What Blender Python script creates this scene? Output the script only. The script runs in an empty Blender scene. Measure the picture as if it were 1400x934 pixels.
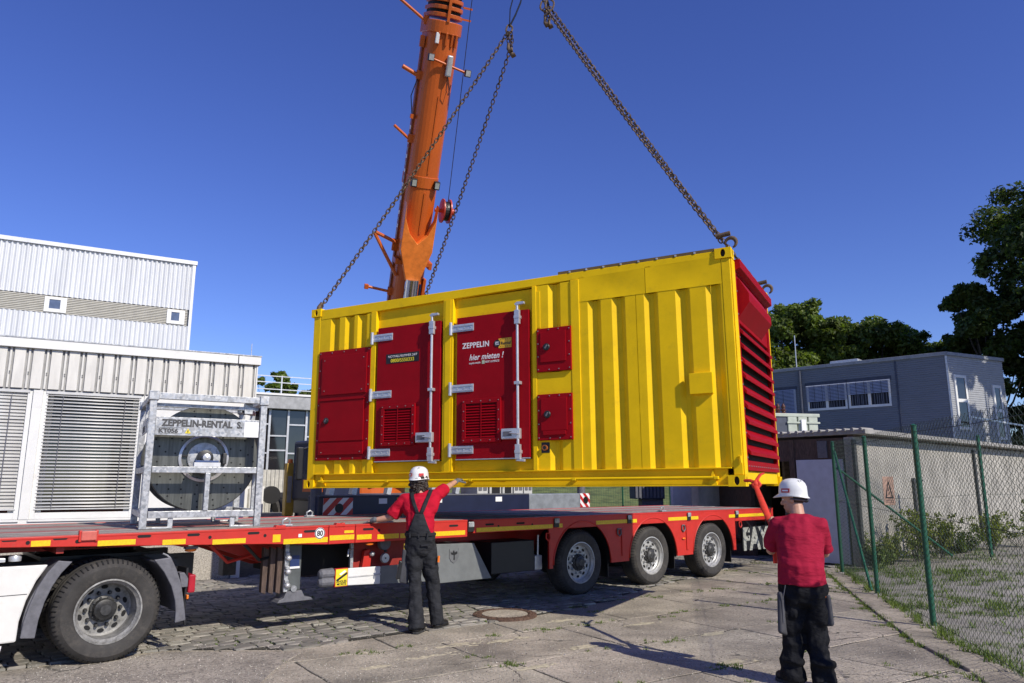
import bpy, bmesh, math, random
from mathutils import Vector, Matrix, Euler
import numpy as np
random.seed(7); rng = np.random.default_rng(7)
R_ = math.radians
SC = bpy.context.scene
COL = SC.collection

# ------------------------------------------------------------------ camera, sky, sun
cam = bpy.data.cameras.new("camera"); camo = bpy.data.objects.new("camera", cam); COL.objects.link(camo)
cam.sensor_width = 36; cam.lens = 1012 / 1400 * 36; cam.clip_start = .05; cam.clip_end = 2000
camo.location = (0, 0, 1.62); camo.rotation_euler = (R_(90 + 10.9), 0, 0)
SC.camera = camo
LIGHT = Vector((-.719, .695, 0)).normalized() * math.cos(R_(37)) + Vector((0, 0, -math.sin(R_(37))))
W = bpy.data.worlds.new("World"); SC.world = W; W.use_nodes = True
nt = W.node_tree; bgn = nt.nodes["Background"]
sky = nt.nodes.new("ShaderNodeTexSky"); sky.sky_type = 'NISHITA'; sky.sun_disc = False
sky.sun_elevation = R_(37); sky.sun_rotation = math.atan2(-LIGHT.x, -LIGHT.y)
sky.altitude = 600; sky.air_density = 1.0; sky.dust_density = .1; sky.ozone_density = 6.0
hsv = nt.nodes.new('ShaderNodeHueSaturation'); hsv.inputs['Hue'].default_value = .5245; hsv.inputs['Saturation'].default_value = 1.13
nt.links.new(sky.outputs[0], hsv.inputs['Color']); nt.links.new(hsv.outputs[0], bgn.inputs[0]); bgn.inputs[1].default_value = .148
sl = bpy.data.lights.new("sun", 'SUN'); sl.energy = 4.9; sl.angle = R_(.53); sl.color = (1, .93, .81)
so = bpy.data.objects.new("sun", sl); COL.objects.link(so); so.rotation_euler = LIGHT.to_track_quat('-Z', 'Y').to_euler()
SC.view_settings.view_transform = 'Standard'; SC.view_settings.look = 'None'
SC.view_settings.exposure = 0.0; SC.view_settings.gamma = 1

# ------------------------------------------------------------------ materials
MATS = {}
def mat(name, col, rough=.6, metal=0, var=.12, scale=6, bump=0, bscale=40, col2=None, island=0, dirt=None, spec=.5, bstr=None, stretch=None, coat=0, world=False, crack=0):
    """base colour broken up by two noises, optional second colour, per-piece variation and relief"""
    if name in MATS: return MATS[name]
    m = bpy.data.materials.new(name); m.use_nodes = True; n = m.node_tree; L = n.links; N = n.nodes
    b = N["Principled BSDF"]; b.inputs["Roughness"].default_value = rough; b.inputs["Metallic"].default_value = metal
    b.inputs["Specular IOR Level"].default_value = spec
    if coat: b.inputs["Coat Weight"].default_value = coat; b.inputs["Coat Roughness"].default_value = .15
    tc = N.new("ShaderNodeTexCoord"); src = tc.outputs["Object"]
    if world: gp_ = N.new("ShaderNodeNewGeometry"); src = gp_.outputs["Position"]
    if stretch:
        mp = N.new("ShaderNodeMapping"); mp.inputs["Scale"].default_value = stretch; L.new(src, mp.inputs[0]); src = mp.outputs[0]
    no = N.new("ShaderNodeTexNoise"); no.inputs["Scale"].default_value = scale; no.inputs["Detail"].default_value = 6; no.inputs["Roughness"].default_value = .65
    L.new(src, no.inputs["Vector"])
    c2 = col2 or tuple(c * (1 - var * 2.2) for c in col); c1 = col if col2 else tuple(min(1, c * (1 + var * .6)) for c in col)
    rp = N.new("ShaderNodeValToRGB"); rp.color_ramp.elements[0].position = .33; rp.color_ramp.elements[1].position = .62
    rp.color_ramp.elements[0].color = (*c2, 1); rp.color_ramp.elements[1].color = (*c1, 1); L.new(no.outputs["Fac"], rp.inputs[0])
    out = rp.outputs[0]
    if dirt:  # (colour, scale, lo, hi)
        n2 = N.new("ShaderNodeTexNoise"); n2.inputs["Scale"].default_value = dirt[1]; n2.inputs["Detail"].default_value = 8; n2.inputs["Roughness"].default_value = .75
        L.new(src, n2.inputs["Vector"])
        r2 = N.new("ShaderNodeMapRange"); r2.inputs[1].default_value = dirt[2]; r2.inputs[2].default_value = dirt[3]; L.new(n2.outputs["Fac"], r2.inputs[0])
        mx = N.new("ShaderNodeMixRGB"); L.new(r2.outputs[0], mx.inputs[0]); L.new(out, mx.inputs[1]); mx.inputs[2].default_value = (*dirt[0], 1); out = mx.outputs[0]
    if island:
        g = N.new("ShaderNodeNewGeometry"); oi = N.new("ShaderNodeObjectInfo"); ad = N.new("ShaderNodeMath"); ad.operation = 'ADD'
        L.new(g.outputs["Random Per Island"], ad.inputs[0]); L.new(oi.outputs["Random"], ad.inputs[1])
        fr = N.new("ShaderNodeMath"); fr.operation = 'FRACT'; L.new(ad.outputs[0], fr.inputs[0])
        mr = N.new("ShaderNodeMapRange"); mr.inputs[3].default_value = 1 - island; mr.inputs[4].default_value = 1 + island; L.new(fr.outputs[0], mr.inputs[0])
        hs = N.new("ShaderNodeHueSaturation"); L.new(mr.outputs[0], hs.inputs["Value"]); L.new(out, hs.inputs["Color"])
        m2 = N.new("ShaderNodeMapRange"); m2.inputs[3].default_value = .5 - island * .05; m2.inputs[4].default_value = .5 + island * .05
        f2 = N.new("ShaderNodeMath"); f2.operation = 'MULTIPLY'; f2.inputs[1].default_value = 7.3; L.new(fr.outputs[0], f2.inputs[0])
        f3 = N.new("ShaderNodeMath"); f3.operation = 'FRACT'; L.new(f2.outputs[0], f3.inputs[0]); L.new(f3.outputs[0], m2.inputs[0]); L.new(m2.outputs[0], hs.inputs["Hue"])
        out = hs.outputs[0]
    ck_ = None
    if crack:  # wandering fissures, broken off where a coarse noise is low
        dn = N.new("ShaderNodeTexNoise"); dn.inputs["Scale"].default_value = 2.6; dn.inputs["Detail"].default_value = 5; L.new(src, dn.inputs["Vector"])
        va = N.new("ShaderNodeVectorMath"); va.operation = 'MULTIPLY_ADD'; va.inputs[1].default_value = (.5, .5, .5); L.new(dn.outputs["Color"], va.inputs[0]); L.new(src, va.inputs[2])
        vo = N.new("ShaderNodeTexVoronoi"); vo.feature = 'DISTANCE_TO_EDGE'; vo.inputs["Scale"].default_value = crack; L.new(va.outputs[0], vo.inputs["Vector"])
        mk = N.new("ShaderNodeMapRange"); mk.inputs[1].default_value = .002; mk.inputs[2].default_value = .011; mk.inputs[3].default_value = 1; mk.inputs[4].default_value = 0; L.new(vo.outputs["Distance"], mk.inputs[0])
        n4 = N.new("ShaderNodeTexNoise"); n4.inputs["Scale"].default_value = .9; L.new(src, n4.inputs["Vector"])
        m4 = N.new("ShaderNodeMapRange"); m4.inputs[1].default_value = .47; m4.inputs[2].default_value = .56; L.new(n4.outputs["Fac"], m4.inputs[0])
        ck_ = N.new("ShaderNodeMath"); ck_.operation = 'MULTIPLY'; L.new(mk.outputs[0], ck_.inputs[0]); L.new(m4.outputs[0], ck_.inputs[1])
        mc = N.new("ShaderNodeMixRGB"); L.new(ck_.outputs[0], mc.inputs[0]); L.new(out, mc.inputs[1]); mc.inputs[2].default_value = (.07, .065, .05, 1); out = mc.outputs[0]
    L.new(out, b.inputs["Base Color"])
    if bump:
        n3 = N.new("ShaderNodeTexNoise"); n3.inputs["Scale"].default_value = bscale; n3.inputs["Detail"].default_value = 5; L.new(src, n3.inputs["Vector"])
        bp = N.new("ShaderNodeBump"); bp.inputs["Strength"].default_value = bstr or .5; bp.inputs["Distance"].default_value = bump
        L.new(n3.outputs["Fac"], bp.inputs["Height"]); L.new(bp.outputs[0], b.inputs["Normal"])
    MATS[name] = m; return m

def spangle(name, a, c, rough, metal, sc):
    """zinc coating: flaky cells of different grey"""
    m = bpy.data.materials.new(name); m.use_nodes = True; N = m.node_tree.nodes; L = m.node_tree.links; b = N["Principled BSDF"]
    tc = N.new("ShaderNodeTexCoord"); v = N.new("ShaderNodeTexVoronoi"); v.inputs["Scale"].default_value = sc; L.new(tc.outputs["Object"], v.inputs["Vector"])
    no = N.new("ShaderNodeTexNoise"); no.inputs["Scale"].default_value = 9; no.inputs["Detail"].default_value = 5; L.new(tc.outputs["Object"], no.inputs["Vector"])
    sp = N.new("ShaderNodeSeparateColor"); L.new(v.outputs["Color"], sp.inputs[0])
    ad = N.new("ShaderNodeMath"); ad.operation = 'MULTIPLY_ADD'; ad.inputs[1].default_value = .55; L.new(sp.outputs[0], ad.inputs[0])
    mu = N.new("ShaderNodeMath"); mu.operation = 'MULTIPLY'; mu.inputs[1].default_value = .6; L.new(no.outputs["Fac"], mu.inputs[0]); L.new(mu.outputs[0], ad.inputs[2])
    rp = N.new("ShaderNodeValToRGB"); rp.color_ramp.elements[0].color = (*a, 1); rp.color_ramp.elements[1].color = (*c, 1); rp.color_ramp.elements[0].position = .2; rp.color_ramp.elements[1].position = .8
    L.new(ad.outputs[0], rp.inputs[0]); L.new(rp.outputs[0], b.inputs["Base Color"])
    mr = N.new("ShaderNodeMapRange"); mr.inputs[3].default_value = rough - .12; mr.inputs[4].default_value = rough + .15; L.new(sp.outputs[1], mr.inputs[0]); L.new(mr.outputs[0], b.inputs["Roughness"])
    b.inputs["Metallic"].default_value = metal; return m

YEL = mat("yellow paint", (.88, .56, .004), .48, spec=.15, var=.05, scale=2.2, dirt=((.55, .36, .012), 3.5, .55, .9), bump=.004, bscale=3, bstr=.25)
YELW = mat("chipped yellow paint", (.86, .545, .004), .48, spec=.15, var=.06, scale=2.2, dirt=((.16, .075, .02), 26, .665, .70))
DRED = mat("dark red paint", (.30, .002, .007), .5, spec=.12, var=.06, scale=3, bump=.002, bscale=4, bstr=.2)
TRED = mat("signal red paint", (.52, .024, .014), .45, var=.06, scale=4, dirt=((.30, .05, .03), 14, .58, .8), bump=.002, bscale=20)
ORNG = mat("crane orange paint", (.53, .105, .013), .4, var=.05, scale=1.2, dirt=((.42, .09, .02), 4, .58, .85))
GALV = spangle("zinc coated steel", (.24, .25, .26), (.50, .51, .52), .45, .5, 38)
ZINC = mat("bright zinc", (.60, .60, .61), .36, .55, var=.08, scale=14)
DGALV = mat("dull zinc sheet", (.125, .127, .115), .36, .5, var=.2, scale=3, stretch=(9, 9, .7))
BLK = mat("black plastic", (.012, .012, .013), .45, var=.1)
DARK = mat("cavity shade black", (.006, .006, .007), .8, var=.1)  # near-black colour stands in for shade inside holes, gaps and recesses
RUB = mat("tyre rubber", (.042, .039, .036), .82, var=.2, scale=5, dirt=((.085, .075, .062), 9, .5, .75), bump=.003, bscale=60)
RIM = mat("rim steel", (.46, .46, .45), .42, .3, var=.15, scale=14, dirt=((.16, .15, .13), 20, .55, .8))
HUBM = mat("hub steel", (.06, .06, .06), .5, .4, var=.25, scale=20)
WHT = mat("white paint", (.72, .72, .70), .5, var=.04, scale=2, dirt=((.52, .50, .46), 5, .58, .9))
TRKW = mat("truck white paint", (.70, .69, .65), .28, var=.03, coat=.4, dirt=((.5, .46, .4), 6, .6, .95))
GPL = mat("grey plastic", (.13, .13, .145), .6, var=.12, scale=20, bump=.001, bscale=200)
GPAN = mat("grey panel paint", (.155, .165, .165), .45, var=.08)
ALU = mat("aluminium", (.56, .57, .58), .38, .5, var=.08, scale=12)
REFY = mat("reflective yellow tape", (.78, .52, .01), .35, var=.1, scale=60)
REFR = mat("reflective red", (.52, .02, .02), .35, var=.08, scale=40)
PAP = mat("white sticker", (.80, .80, .80), .5, var=.03)
INK = mat("printed black", (.01, .01, .01), .5, var=.05)
INKG = mat("stencil dark grey", (.06, .06, .062), .6, var=.2, scale=50)
INKW = mat("printed white", (.82, .80, .78), .5, var=.03)
NAVY = mat("navy paint", (.012, .016, .045), .4, var=.1)
WOOD = mat("weathered deck wood", (.33, .29, .25), .8, var=.25, scale=3, stretch=(2, 30, 2), island=.14, bump=.003, bscale=12, dirt=((.13, .12, .11), 3, .55, .8))
OWOOD = mat("old brown timber", (.10, .065, .05), .8, var=.3, scale=4, stretch=(20, 20, 2))
GWOOD = mat("grey timber", (.42, .37, .31), .8, var=.2, scale=3, stretch=(2, 12, 12), bump=.002, bscale=20)
RUST = mat("rusty chain steel", (.17, .115, .07), .75, .3, var=.3, scale=30, col2=(.07, .045, .03))
RUSTI = mat("rusty cast iron", (.13, .075, .05), .8, .2, var=.3, scale=25)
GREEN = mat("green coated steel", (.012, .10, .052), .45, var=.1, scale=20)
WIRE = mat("dull green wire", (.045, .065, .05), .6, .3, var=.2)
CORW = mat("white corrugated sheet", (.66, .645, .60), .45, var=.06, scale=3, stretch=(3, 3, .5), dirt=((.40, .38, .34), 4, .57, .85))
CORH = mat("pale aluminium corrugated sheet", (.65, .665, .68), .42, .15, var=.06, scale=1.2, stretch=(2, 2, .35), dirt=((.47, .50, .55), 1.3, .55, .8))
SLAT = mat("beige louvre sheet", (.50, .48, .42), .5, var=.06)
BLIND = mat("aluminium blind slat", (.60, .60, .59), .42, .1, var=.05, island=.06)
GLASS = mat("dark window glass", (.018, .02, .024), .06, var=.1, spec=.8)
PEBB = mat("exposed aggregate concrete", (.50, .46, .40), .85, var=.3, scale=60, island=0, bump=.006, bscale=90, bstr=1, dirt=((.25, .23, .19), 120, .52, .6))
GREYC = mat("blue grey cladding", (.165, .18, .21), .5, var=.05, scale=1.5, stretch=(1, 1, 6))
CONCW = mat("rendered concrete wall", (.40, .38, .34), .88, var=.16, scale=1.6, stretch=(1, 1, .7), bump=.004, bscale=60, dirt=((.27, .26, .23), 1.1, .52, .78))
SKIN = mat("skin", (.50, .27, .18), .5, var=.08, scale=12)
HAIR = mat("dark brown hair", (.03, .018, .012), .6, var=.3, scale=30, stretch=(30, 30, 3), bump=.006, bscale=5)
SHIRT = mat("crimson jersey", (.44, .007, .026), .85, spec=.15, var=.06, scale=5, bump=.035, bscale=5, bstr=.8, stretch=(1, 1, 2.6))
SHIRTB = mat("raspberry jersey", (.31, .011, .036), .85, spec=.15, var=.06, scale=5, bump=.035, bscale=5, bstr=.8, stretch=(1, 1, 3))
TROU = mat("charcoal work cloth", (.027, .028, .032), .9, spec=.15, var=.2, scale=7, bump=.045, bscale=6, bstr=.9, stretch=(1, 1, 1.8))
TROUB = mat("black work cloth", (.011, .0115, .014), .85, spec=.15, var=.2, scale=7, bump=.05, bscale=6, bstr=1, stretch=(1, 1, 1.8))
POCK = mat("grey pocket cloth", (.055, .056, .065), .9, var=.15, bump=.006, bscale=12)
BOOT = mat("black boot leather", (.014, .013, .012), .5, var=.2, bump=.003, bscale=30)
HELM = mat("white helmet shell", (.72, .72, .70), .32, var=.04, dirt=((.42, .40, .36), 9, .58, .85))
GLOV = mat("grey knit glove", (.13, .14, .15), .8, var=.25, scale=30)
STRAP = mat("red webbing strap", (.62, .035, .012), .7, var=.12, scale=25, bump=.002, bscale=80)
ORPL = mat("orange plastic", (.85, .19, .01), .4, var=.05)
ASPH = mat("worn asphalt", (.40, .355, .29), .92, var=.16, scale=2, bump=.010, bscale=60, bstr=1, dirt=((.10, .09, .08), 42, .47, .62), world=True, crack=.45)
SLAB = mat("worn concrete slab", (.44, .385, .30), .9, var=.24, scale=1.1, island=.10, bump=.010, bscale=45, bstr=1, dirt=((.13, .12, .10), 30, .47, .68), world=True, crack=.8)
JOINT = mat("earth in joints", (.06, .055, .04), .95, var=.3, scale=8, bump=.01, bscale=40)
COBB = mat("granite sett", (.29, .265, .225), .8, var=.2, scale=7, island=.30, col2=(.17, .165, .145), bump=.004, bscale=50, dirt=((.16, .15, .13), 30, .52, .7))
EARTH = mat("weedy yard ground", (.30, .28, .24), .95, var=.15, scale=1.2, bump=.02, bscale=14, dirt=((.12, .13, .06), 2.2, .5, .68))
GRASS = mat("weed green", (.15, .21, .05), .85, var=.15, scale=20, island=.3)
GRASSB = mat("lawn bank", (.13, .16, .05), .95, var=.25, scale=3, bump=.03, bscale=30)
SAND = mat("pale sand", (.45, .40, .28), .95, var=.12, scale=15, bump=.004, bscale=90)
LEAF = mat("leaf green", (.12, .17, .028), .6, var=.25, scale=.8, island=.35)
LEAFD = mat("dark leaf green", (.065, .10, .018), .6, var=.25, scale=.6, island=.4)
LEAFY = mat("yellow green leaf", (.19, .23, .03), .6, var=.2, scale=4, island=.35)
BARK = mat("tree bark", (.06, .05, .04), .9, var=.3, scale=8, stretch=(6, 6, 1), bump=.02, bscale=12)
PALE = mat("pale painted wall", (.52, .54, .62), .7, var=.05)
TRAFO = mat("pale green cabinet paint", (.42, .46, .38), .5, var=.06)

for lm in (LEAF, LEAFD, LEAFY, GRASS):  # leaves let some light through
    n_ = lm.node_tree; pb = n_.nodes["Principled BSDF"]; ot = n_.nodes["Material Output"]; tb = n_.nodes.new("ShaderNodeBsdfTranslucent"); mxs = n_.nodes.new("ShaderNodeMixShader"); mxs.inputs[0].default_value = .38
    cl = pb.inputs["Base Color"].links[0].from_socket; ml = n_.nodes.new("ShaderNodeMixRGB"); ml.blend_type = 'MULTIPLY'; ml.inputs[0].default_value = 1; ml.inputs[2].default_value = (1.6, 1.7, .7, 1); n_.links.new(cl, ml.inputs[1]); n_.links.new(ml.outputs[0], tb.inputs["Color"])
    n_.links.new(pb.outputs[0], mxs.inputs[1]); n_.links.new(tb.outputs[0], mxs.inputs[2]); n_.links.new(mxs.outputs[0], ot.inputs["Surface"])

# ------------------------------------------------------------------ mesh building
def base_axes(d):
    d = Vector(d).normalized(); up = Vector((0, 0, 1)) if abs(d.z) < .95 else Vector((1, 0, 0))
    a = d.cross(up).normalized(); return d, a, a.cross(d).normalized()
class M:
    def __init__(s): s.v = []; s.f = []
    def add(s, v, f):
        o = len(s.v); s.v += [tuple(p) for p in v]; s.f += [tuple(i + o for i in q) for q in f]; return s
    def box(s, x0, y0, z0, x1, y1, z1):
        return s.add([(x0, y0, z0), (x1, y0, z0), (x1, y1, z0), (x0, y1, z0), (x0, y0, z1), (x1, y0, z1), (x1, y1, z1), (x0, y1, z1)],
                     [(0, 3, 2, 1), (4, 5, 6, 7), (0, 1, 5, 4), (1, 2, 6, 5), (2, 3, 7, 6), (3, 0, 4, 7)])
    def bar(s, p, q, w, h):
        p = Vector(p); q = Vector(q); d, a, u = base_axes(q - p); a = a * w / 2; u = u * h / 2
        return s.add([p - a - u, p + a - u, p + a + u, p - a + u, q - a - u, q + a - u, q + a + u, q - a + u],
                     [(0, 1, 2, 3), (7, 6, 5, 4), (0, 4, 5, 1), (1, 5, 6, 2), (2, 6, 7, 3), (3, 7, 4, 0)])
    def tube(s, pts, r, n=8, flat=None):
        pts = [Vector(p) for p in pts]; k = len(pts); rr = r if isinstance(r, (list, tuple)) else [r] * k
        V = []; a = None
        for i, p in enumerate(pts):
            d = (pts[min(i + 1, k - 1)] - pts[max(i - 1, 0)]).normalized()
            if a is None: _, a, _ = base_axes(d)
            a = (a - d * a.dot(d)).normalized(); u = d.cross(a)
            for j in range(n):
                t = 2 * math.pi * j / n; V.append(p + a * math.cos(t) * rr[i] + u * math.sin(t) * rr[i] * (flat or 1))
        Fs = [(i * n + j, i * n + (j + 1) % n, (i + 1) * n + (j + 1) % n, (i + 1) * n + j) for i in range(k - 1) for j in range(n)]
        Fs += [tuple(range(n - 1, -1, -1)), tuple((k - 1) * n + j for j in range(n))]
        return s.add(V, Fs)
    def prism(s, pts, y0, y1, plane='xz'):
        n = len(pts)
        f = (lambda a, b, y: (a, y, b)) if plane == 'xz' else (lambda a, b, y: (a, b, y)) if plane == 'xy' else (lambda a, b, y: (y, a, b))
        return s.add([f(a, b, y0) for a, b in pts] + [f(a, b, y1) for a, b in pts],
                     [tuple(range(n)), tuple(range(2 * n - 1, n - 1, -1))] + [((i + 1) % n, i, n + i, n + (i + 1) % n) for i in range(n)])
    def lathe(s, prof, c=(0, 0, 0), axis='y', n=32, closed=False):
        k = len(prof); V = []
        for r, a in prof:
            for j in range(n):
                t = 2 * math.pi * j / n; x, z = r * math.cos(t), r * math.sin(t)
                p = (x, a, z) if axis == 'y' else (x, z, a) if axis == 'z' else (a, x, z)
                V.append((p[0] + c[0], p[1] + c[1], p[2] + c[2]))
        Fs = [(i * n + j, i * n + (j + 1) % n, ((i + 1) % k) * n + (j + 1) % n, ((i + 1) % k) * n + j) for i in range(k if closed else k - 1) for j in range(n)]
        return s.add(V, Fs)
    def ell(s, c, r, n=12, m=8, rot=None):
        V = []; Q = rot or Matrix.Identity(3)
        for i in range(1, m):
            ph = math.pi * i / m
            for j in range(n):
                t = 2 * math.pi * j / n; V.append(Vector(c) + Q @ Vector((r[0] * math.sin(ph) * math.cos(t), r[1] * math.sin(ph) * math.sin(t), r[2] * math.cos(ph))))
        V += [Vector(c) + Q @ Vector((0, 0, r[2])), Vector(c) + Q @ Vector((0, 0, -r[2]))]; T = (m - 1) * n
        Fs = [(i * n + j, (i + 1) * n + j, (i + 1) * n + (j + 1) % n, i * n + (j + 1) % n) for i in range(m - 2) for j in range(n)]
        Fs += [(T, j, (j + 1) % n) for j in range(n)] + [(T + 1, (m - 2) * n + (j + 1) % n, (m - 2) * n + j) for j in range(n)]
        return s.add(V, Fs)
    def cap(s, p, q, r0, r1, n=14, flat=False, sq=1.0, sqdir=None):
        """tapered capsule from p to q; flat leaves the q end cut square; sq squashes it along sqdir"""
        p = Vector(p); q = Vector(q); d, a, u = base_axes(q - p)
        if sqdir is not None:
            a = Vector(sqdir); a = (a - d * a.dot(d)).normalized(); u = d.cross(a)
        rings = ([] if flat == 2 else [(p - d * r0 * math.cos(t), r0 * math.sin(t)) for t in (.15, .5, .9, 1.3)]) + [(p, r0), (q, r1)]
        if not flat: rings += [(q + d * r1 * math.cos(t), r1 * math.sin(t)) for t in (1.3, .9, .5, .15)]
        V = []
        for c, r in rings:
            for j in range(n):
                t = 2 * math.pi * j / n; V.append(c + a * r * sq * math.cos(t) + u * r * math.sin(t))
        k = len(rings)
        Fs = [(i * n + j, i * n + (j + 1) % n, (i + 1) * n + (j + 1) % n, (i + 1) * n + j) for i in range(k - 1) for j in range(n)]
        Fs += [tuple(range(n - 1, -1, -1)), tuple((k - 1) * n + j for j in range(n))]
        return s.add(V, Fs)
    def build(s, name, m, parent=None, bev=0, smooth=False, loc=None, rot=None, seg=2):
        me = bpy.data.meshes.new(name); me.from_pydata(s.v, [], s.f); me.materials.append(m)
        bm = bmesh.new(); bm.from_mesh(me); bmesh.ops.recalc_face_normals(bm, faces=bm.faces); bm.to_mesh(me); bm.free()
        o = bpy.data.objects.new(name, me); COL.objects.link(o)
        if parent: o.parent = parent
        if loc: o.location = loc
        if rot: o.rotation_euler = rot
        if bev:
            b = o.modifiers.new("bevel", 'BEVEL'); b.width = bev; b.segments = seg; b.limit_method = 'ANGLE'; b.angle_limit = R_(40)
        if smooth:
            me.shade_smooth() if smooth is True else me.set_sharp_from_angle(angle=R_(smooth))
        return o
def tag(o, label=None, cat=None, group=None, kind=None):
    for k, v in (("label", label), ("category", cat), ("group", group), ("kind", kind)):
        if v: o[k] = v
    return o
def thing(name, label, cat, loc=(0, 0, 0), rz=0, group=None, ry=0):
    o = bpy.data.objects.new(name, None); COL.objects.link(o); o.empty_display_size = .2
    o.location = loc; o.rotation_euler = (0, ry, R_(rz)); return tag(o, label, cat, group)
def rep(o, locs, rots=None, scl=None):
    for i, l in enumerate(locs):
        c = o.copy(); COL.objects.link(c); c.location = l
        if rots: c.rotation_euler = rots[i]
        if scl: c.scale = scl[i]
def text(s, size, m, parent, loc, rot=(R_(90), 0, 0), bold=0, shear=0, align='LEFT', name="lettering", space=1.0, sx=1.0):
    c = bpy.data.curves.new("t", 'FONT'); c.body = s; c.size = size; c.offset = bold; c.shear = shear; c.align_x = align; c.extrude = .0008; c.space_character = space; c.resolution_u = 3
    t = bpy.data.objects.new("t", c); COL.objects.link(t); bpy.context.view_layer.update()
    me = bpy.data.meshes.new_from_object(t.evaluated_get(bpy.context.evaluated_depsgraph_get()))
    bpy.data.objects.remove(t); me.materials.clear(); me.materials.append(m)
    o = bpy.data.objects.new(name, me); COL.objects.link(o); o.parent = parent; o.location = loc; o.rotation_euler = rot; o.scale = (sx, 1, 1); return o
def fuse(mb, name, m, parent, voxel=.008, it=6, loc=None, sub=None):
    """overlapping closed shapes grown into one continuous skin"""
    o = mb.build(name, m, parent)
    r = o.modifiers.new("remesh", 'REMESH'); r.mode = 'VOXEL'; r.voxel_size = voxel; r.use_smooth_shade = True
    s = o.modifiers.new("smooth", 'SMOOTH'); s.iterations = it; s.factor = .5
    if sub:
        tx = bpy.data.textures.new(name + ' folds', 'MARBLE'); tx.noise_scale = sub[1]; tx.turbulence = sub[2] if len(sub) > 2 else 9; tx.noise_depth = 1; tx.marble_type = 'SOFT'
        d = o.modifiers.new("folds", 'DISPLACE'); d.texture = tx; d.strength = sub[0]; d.texture_coords = 'LOCAL'
    if loc: o.location = loc
    return o
# ------------------------------------------------------------------ ground
g = M(); g.add([(-300, -60, -.03), (300, -60, -.03), (300, 500, -.03), (-300, 500, -.03)], [(0, 1, 2, 3)])
ground = g.build("ground", JOINT); tag(ground, kind="structure")
EDGE = [(-9, 3.5), (-3.45, 7.72), (-2.2, 7.72), (-1.24, 8.5), (-.5, 9.0), (0, 9.35), (.98, 10.4), (2.39, 12.5), (3.98, 14.6), (6, 17.5)]
def edge_y(x):
    for (x0, y0), (x1, y1) in zip(EDGE, EDGE[1:]):
        if x0 <= x <= x1: return y0 + (y1 - y0) * (x - x0) / (x1 - x0)
    return 1e9 if x > 6 else -1e9
CURB = [(2.9, 3.0), (3.45, 5.0), (4.0, 6.9), (4.16, 8.1), (4.75, 10.4), (5.75, 14.0), (5.95, 15.0)]
def curb_x(y):
    for (x0, y0), (x1, y1) in zip(CURB, CURB[1:]):
        if y0 <= y <= y1: return x0 + (x1 - x0) * (y - y0) / (y1 - y0)
    return 2.5 if y < 3 else 6.2
pave = M().add([(-12, 2, -.0035), (12, 2, -.0035), (12, 26, -.0035), (-12, 26, -.0035)], [(0, 1, 2, 3)]).build("pavement", JOINT); tag(pave, kind="structure")
def slab_mesh(w, d):
    n = 5; pts = []
    def side(ax, ay, bx, by):
        for i in range(n):
            t = i / n; pts.append((ax + (bx - ax) * t + random.uniform(-.012, .012), ay + (by - ay) * t + random.uniform(-.012, .012)))
    x, y = w / 2, d / 2; side(-x, -y, x, -y); side(x, -y, x, y); side(x, y, -x, y); side(-x, y, -x, -y)
    k = len(pts); c = .005
    V = [(a, b, -.035) for a, b in pts] + [(a, b, -.004) for a, b in pts] + [(a * (1 - c / x), b * (1 - c / y), 0) for a, b in pts]
    F = [(i, (i + 1) % k, k + (i + 1) % k, k + i) for i in range(k)] + [(k + i, k + (i + 1) % k, 2 * k + (i + 1) % k, 2 * k + i) for i in range(k)] + [tuple(range(2 * k, 3 * k))]
    m = M().add(V, F); return m
U = Vector((math.cos(R_(33)), math.sin(R_(33)), 0)); Vv = Vector((-U.y, U.x, 0))
SW, SD = 1.52, 1.16
protos = [slab_mesh(SW - .022, SD - .022) for _ in range(6)]; pm = []
joints = []
for p in protos:
    o = p.build("slab", SLAB, pave); pm.append(o.data); bpy.data.objects.remove(o)
for j in range(-4, 14):
    off = random.uniform(0, 1)
    for i in range(-9, 12):
        c = U * ((i + off) * SW) + Vv * (j * SD + 2.0)
        if not (2.2 < c.y < 22): continue
        if c.y > edge_y(c.x) + .55 or c.x > curb_x(c.y) + .5: continue
        if c.x < -2.5 and c.y < 7: continue
        o = bpy.data.objects.new("slab", random.choice(pm)); COL.objects.link(o); o.parent = pave
        o.location = (c.x, c.y, random.uniform(.0, .004)); o.rotation_euler = (random.uniform(-.0015, .0015), random.uniform(-.0015, .0015), R_(33) + random.choice((0, math.pi)))
        joints.append((c, SW, SD))
# asphalt apron at the lower left
ap = [(-12, 1.5), (-1.9, 1.5), (-2.0, 5.5), (-2.08, 6.6), (-2.1, 7.2), (-2.05, 7.64), (-2.6, 7.68), (-3.4, 7.66), (-6, 5.8), (-12, 2.2)]
tag(M().prism(ap, -.02, .012, 'xy').build("asphalt", ASPH, bev=.006), kind="structure")
# sett paving
cob = M()
bed = [(x, y + .06) for x, y in EDGE]
bl = bed + [(6, 26), (-14, 26), (-14, 3.5)]
cb = M().add([(x, y, .0105) for x, y in bl], [tuple(range(len(bl)))]).build("cobble_paving", JOINT); tag(cb, kind="structure")
def sett(w, d):
    V = []
    for z, k in ((-.02, 1.0), (.008, 1.0), (.016, .90)):
        for sx, sy in ((-1, -1), (1, -1), (1, 1), (-1, 1)): V.append((sx * w / 2 * k, sy * d / 2 * k, z))
    F = [(i, (i + 1) % 4, 4 + (i + 1) % 4, 4 + i) for i in range(4)] + [(4 + i, 4 + (i + 1) % 4, 8 + (i + 1) % 4, 8 + i) for i in range(4)] + [(8, 9, 10, 11)]
    return V, F
stones = []
a0 = R_(37); u = Vector((math.cos(a0), math.sin(a0), 0)); w = Vector((-u.y, u.x, 0))
row = 0.0
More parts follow.
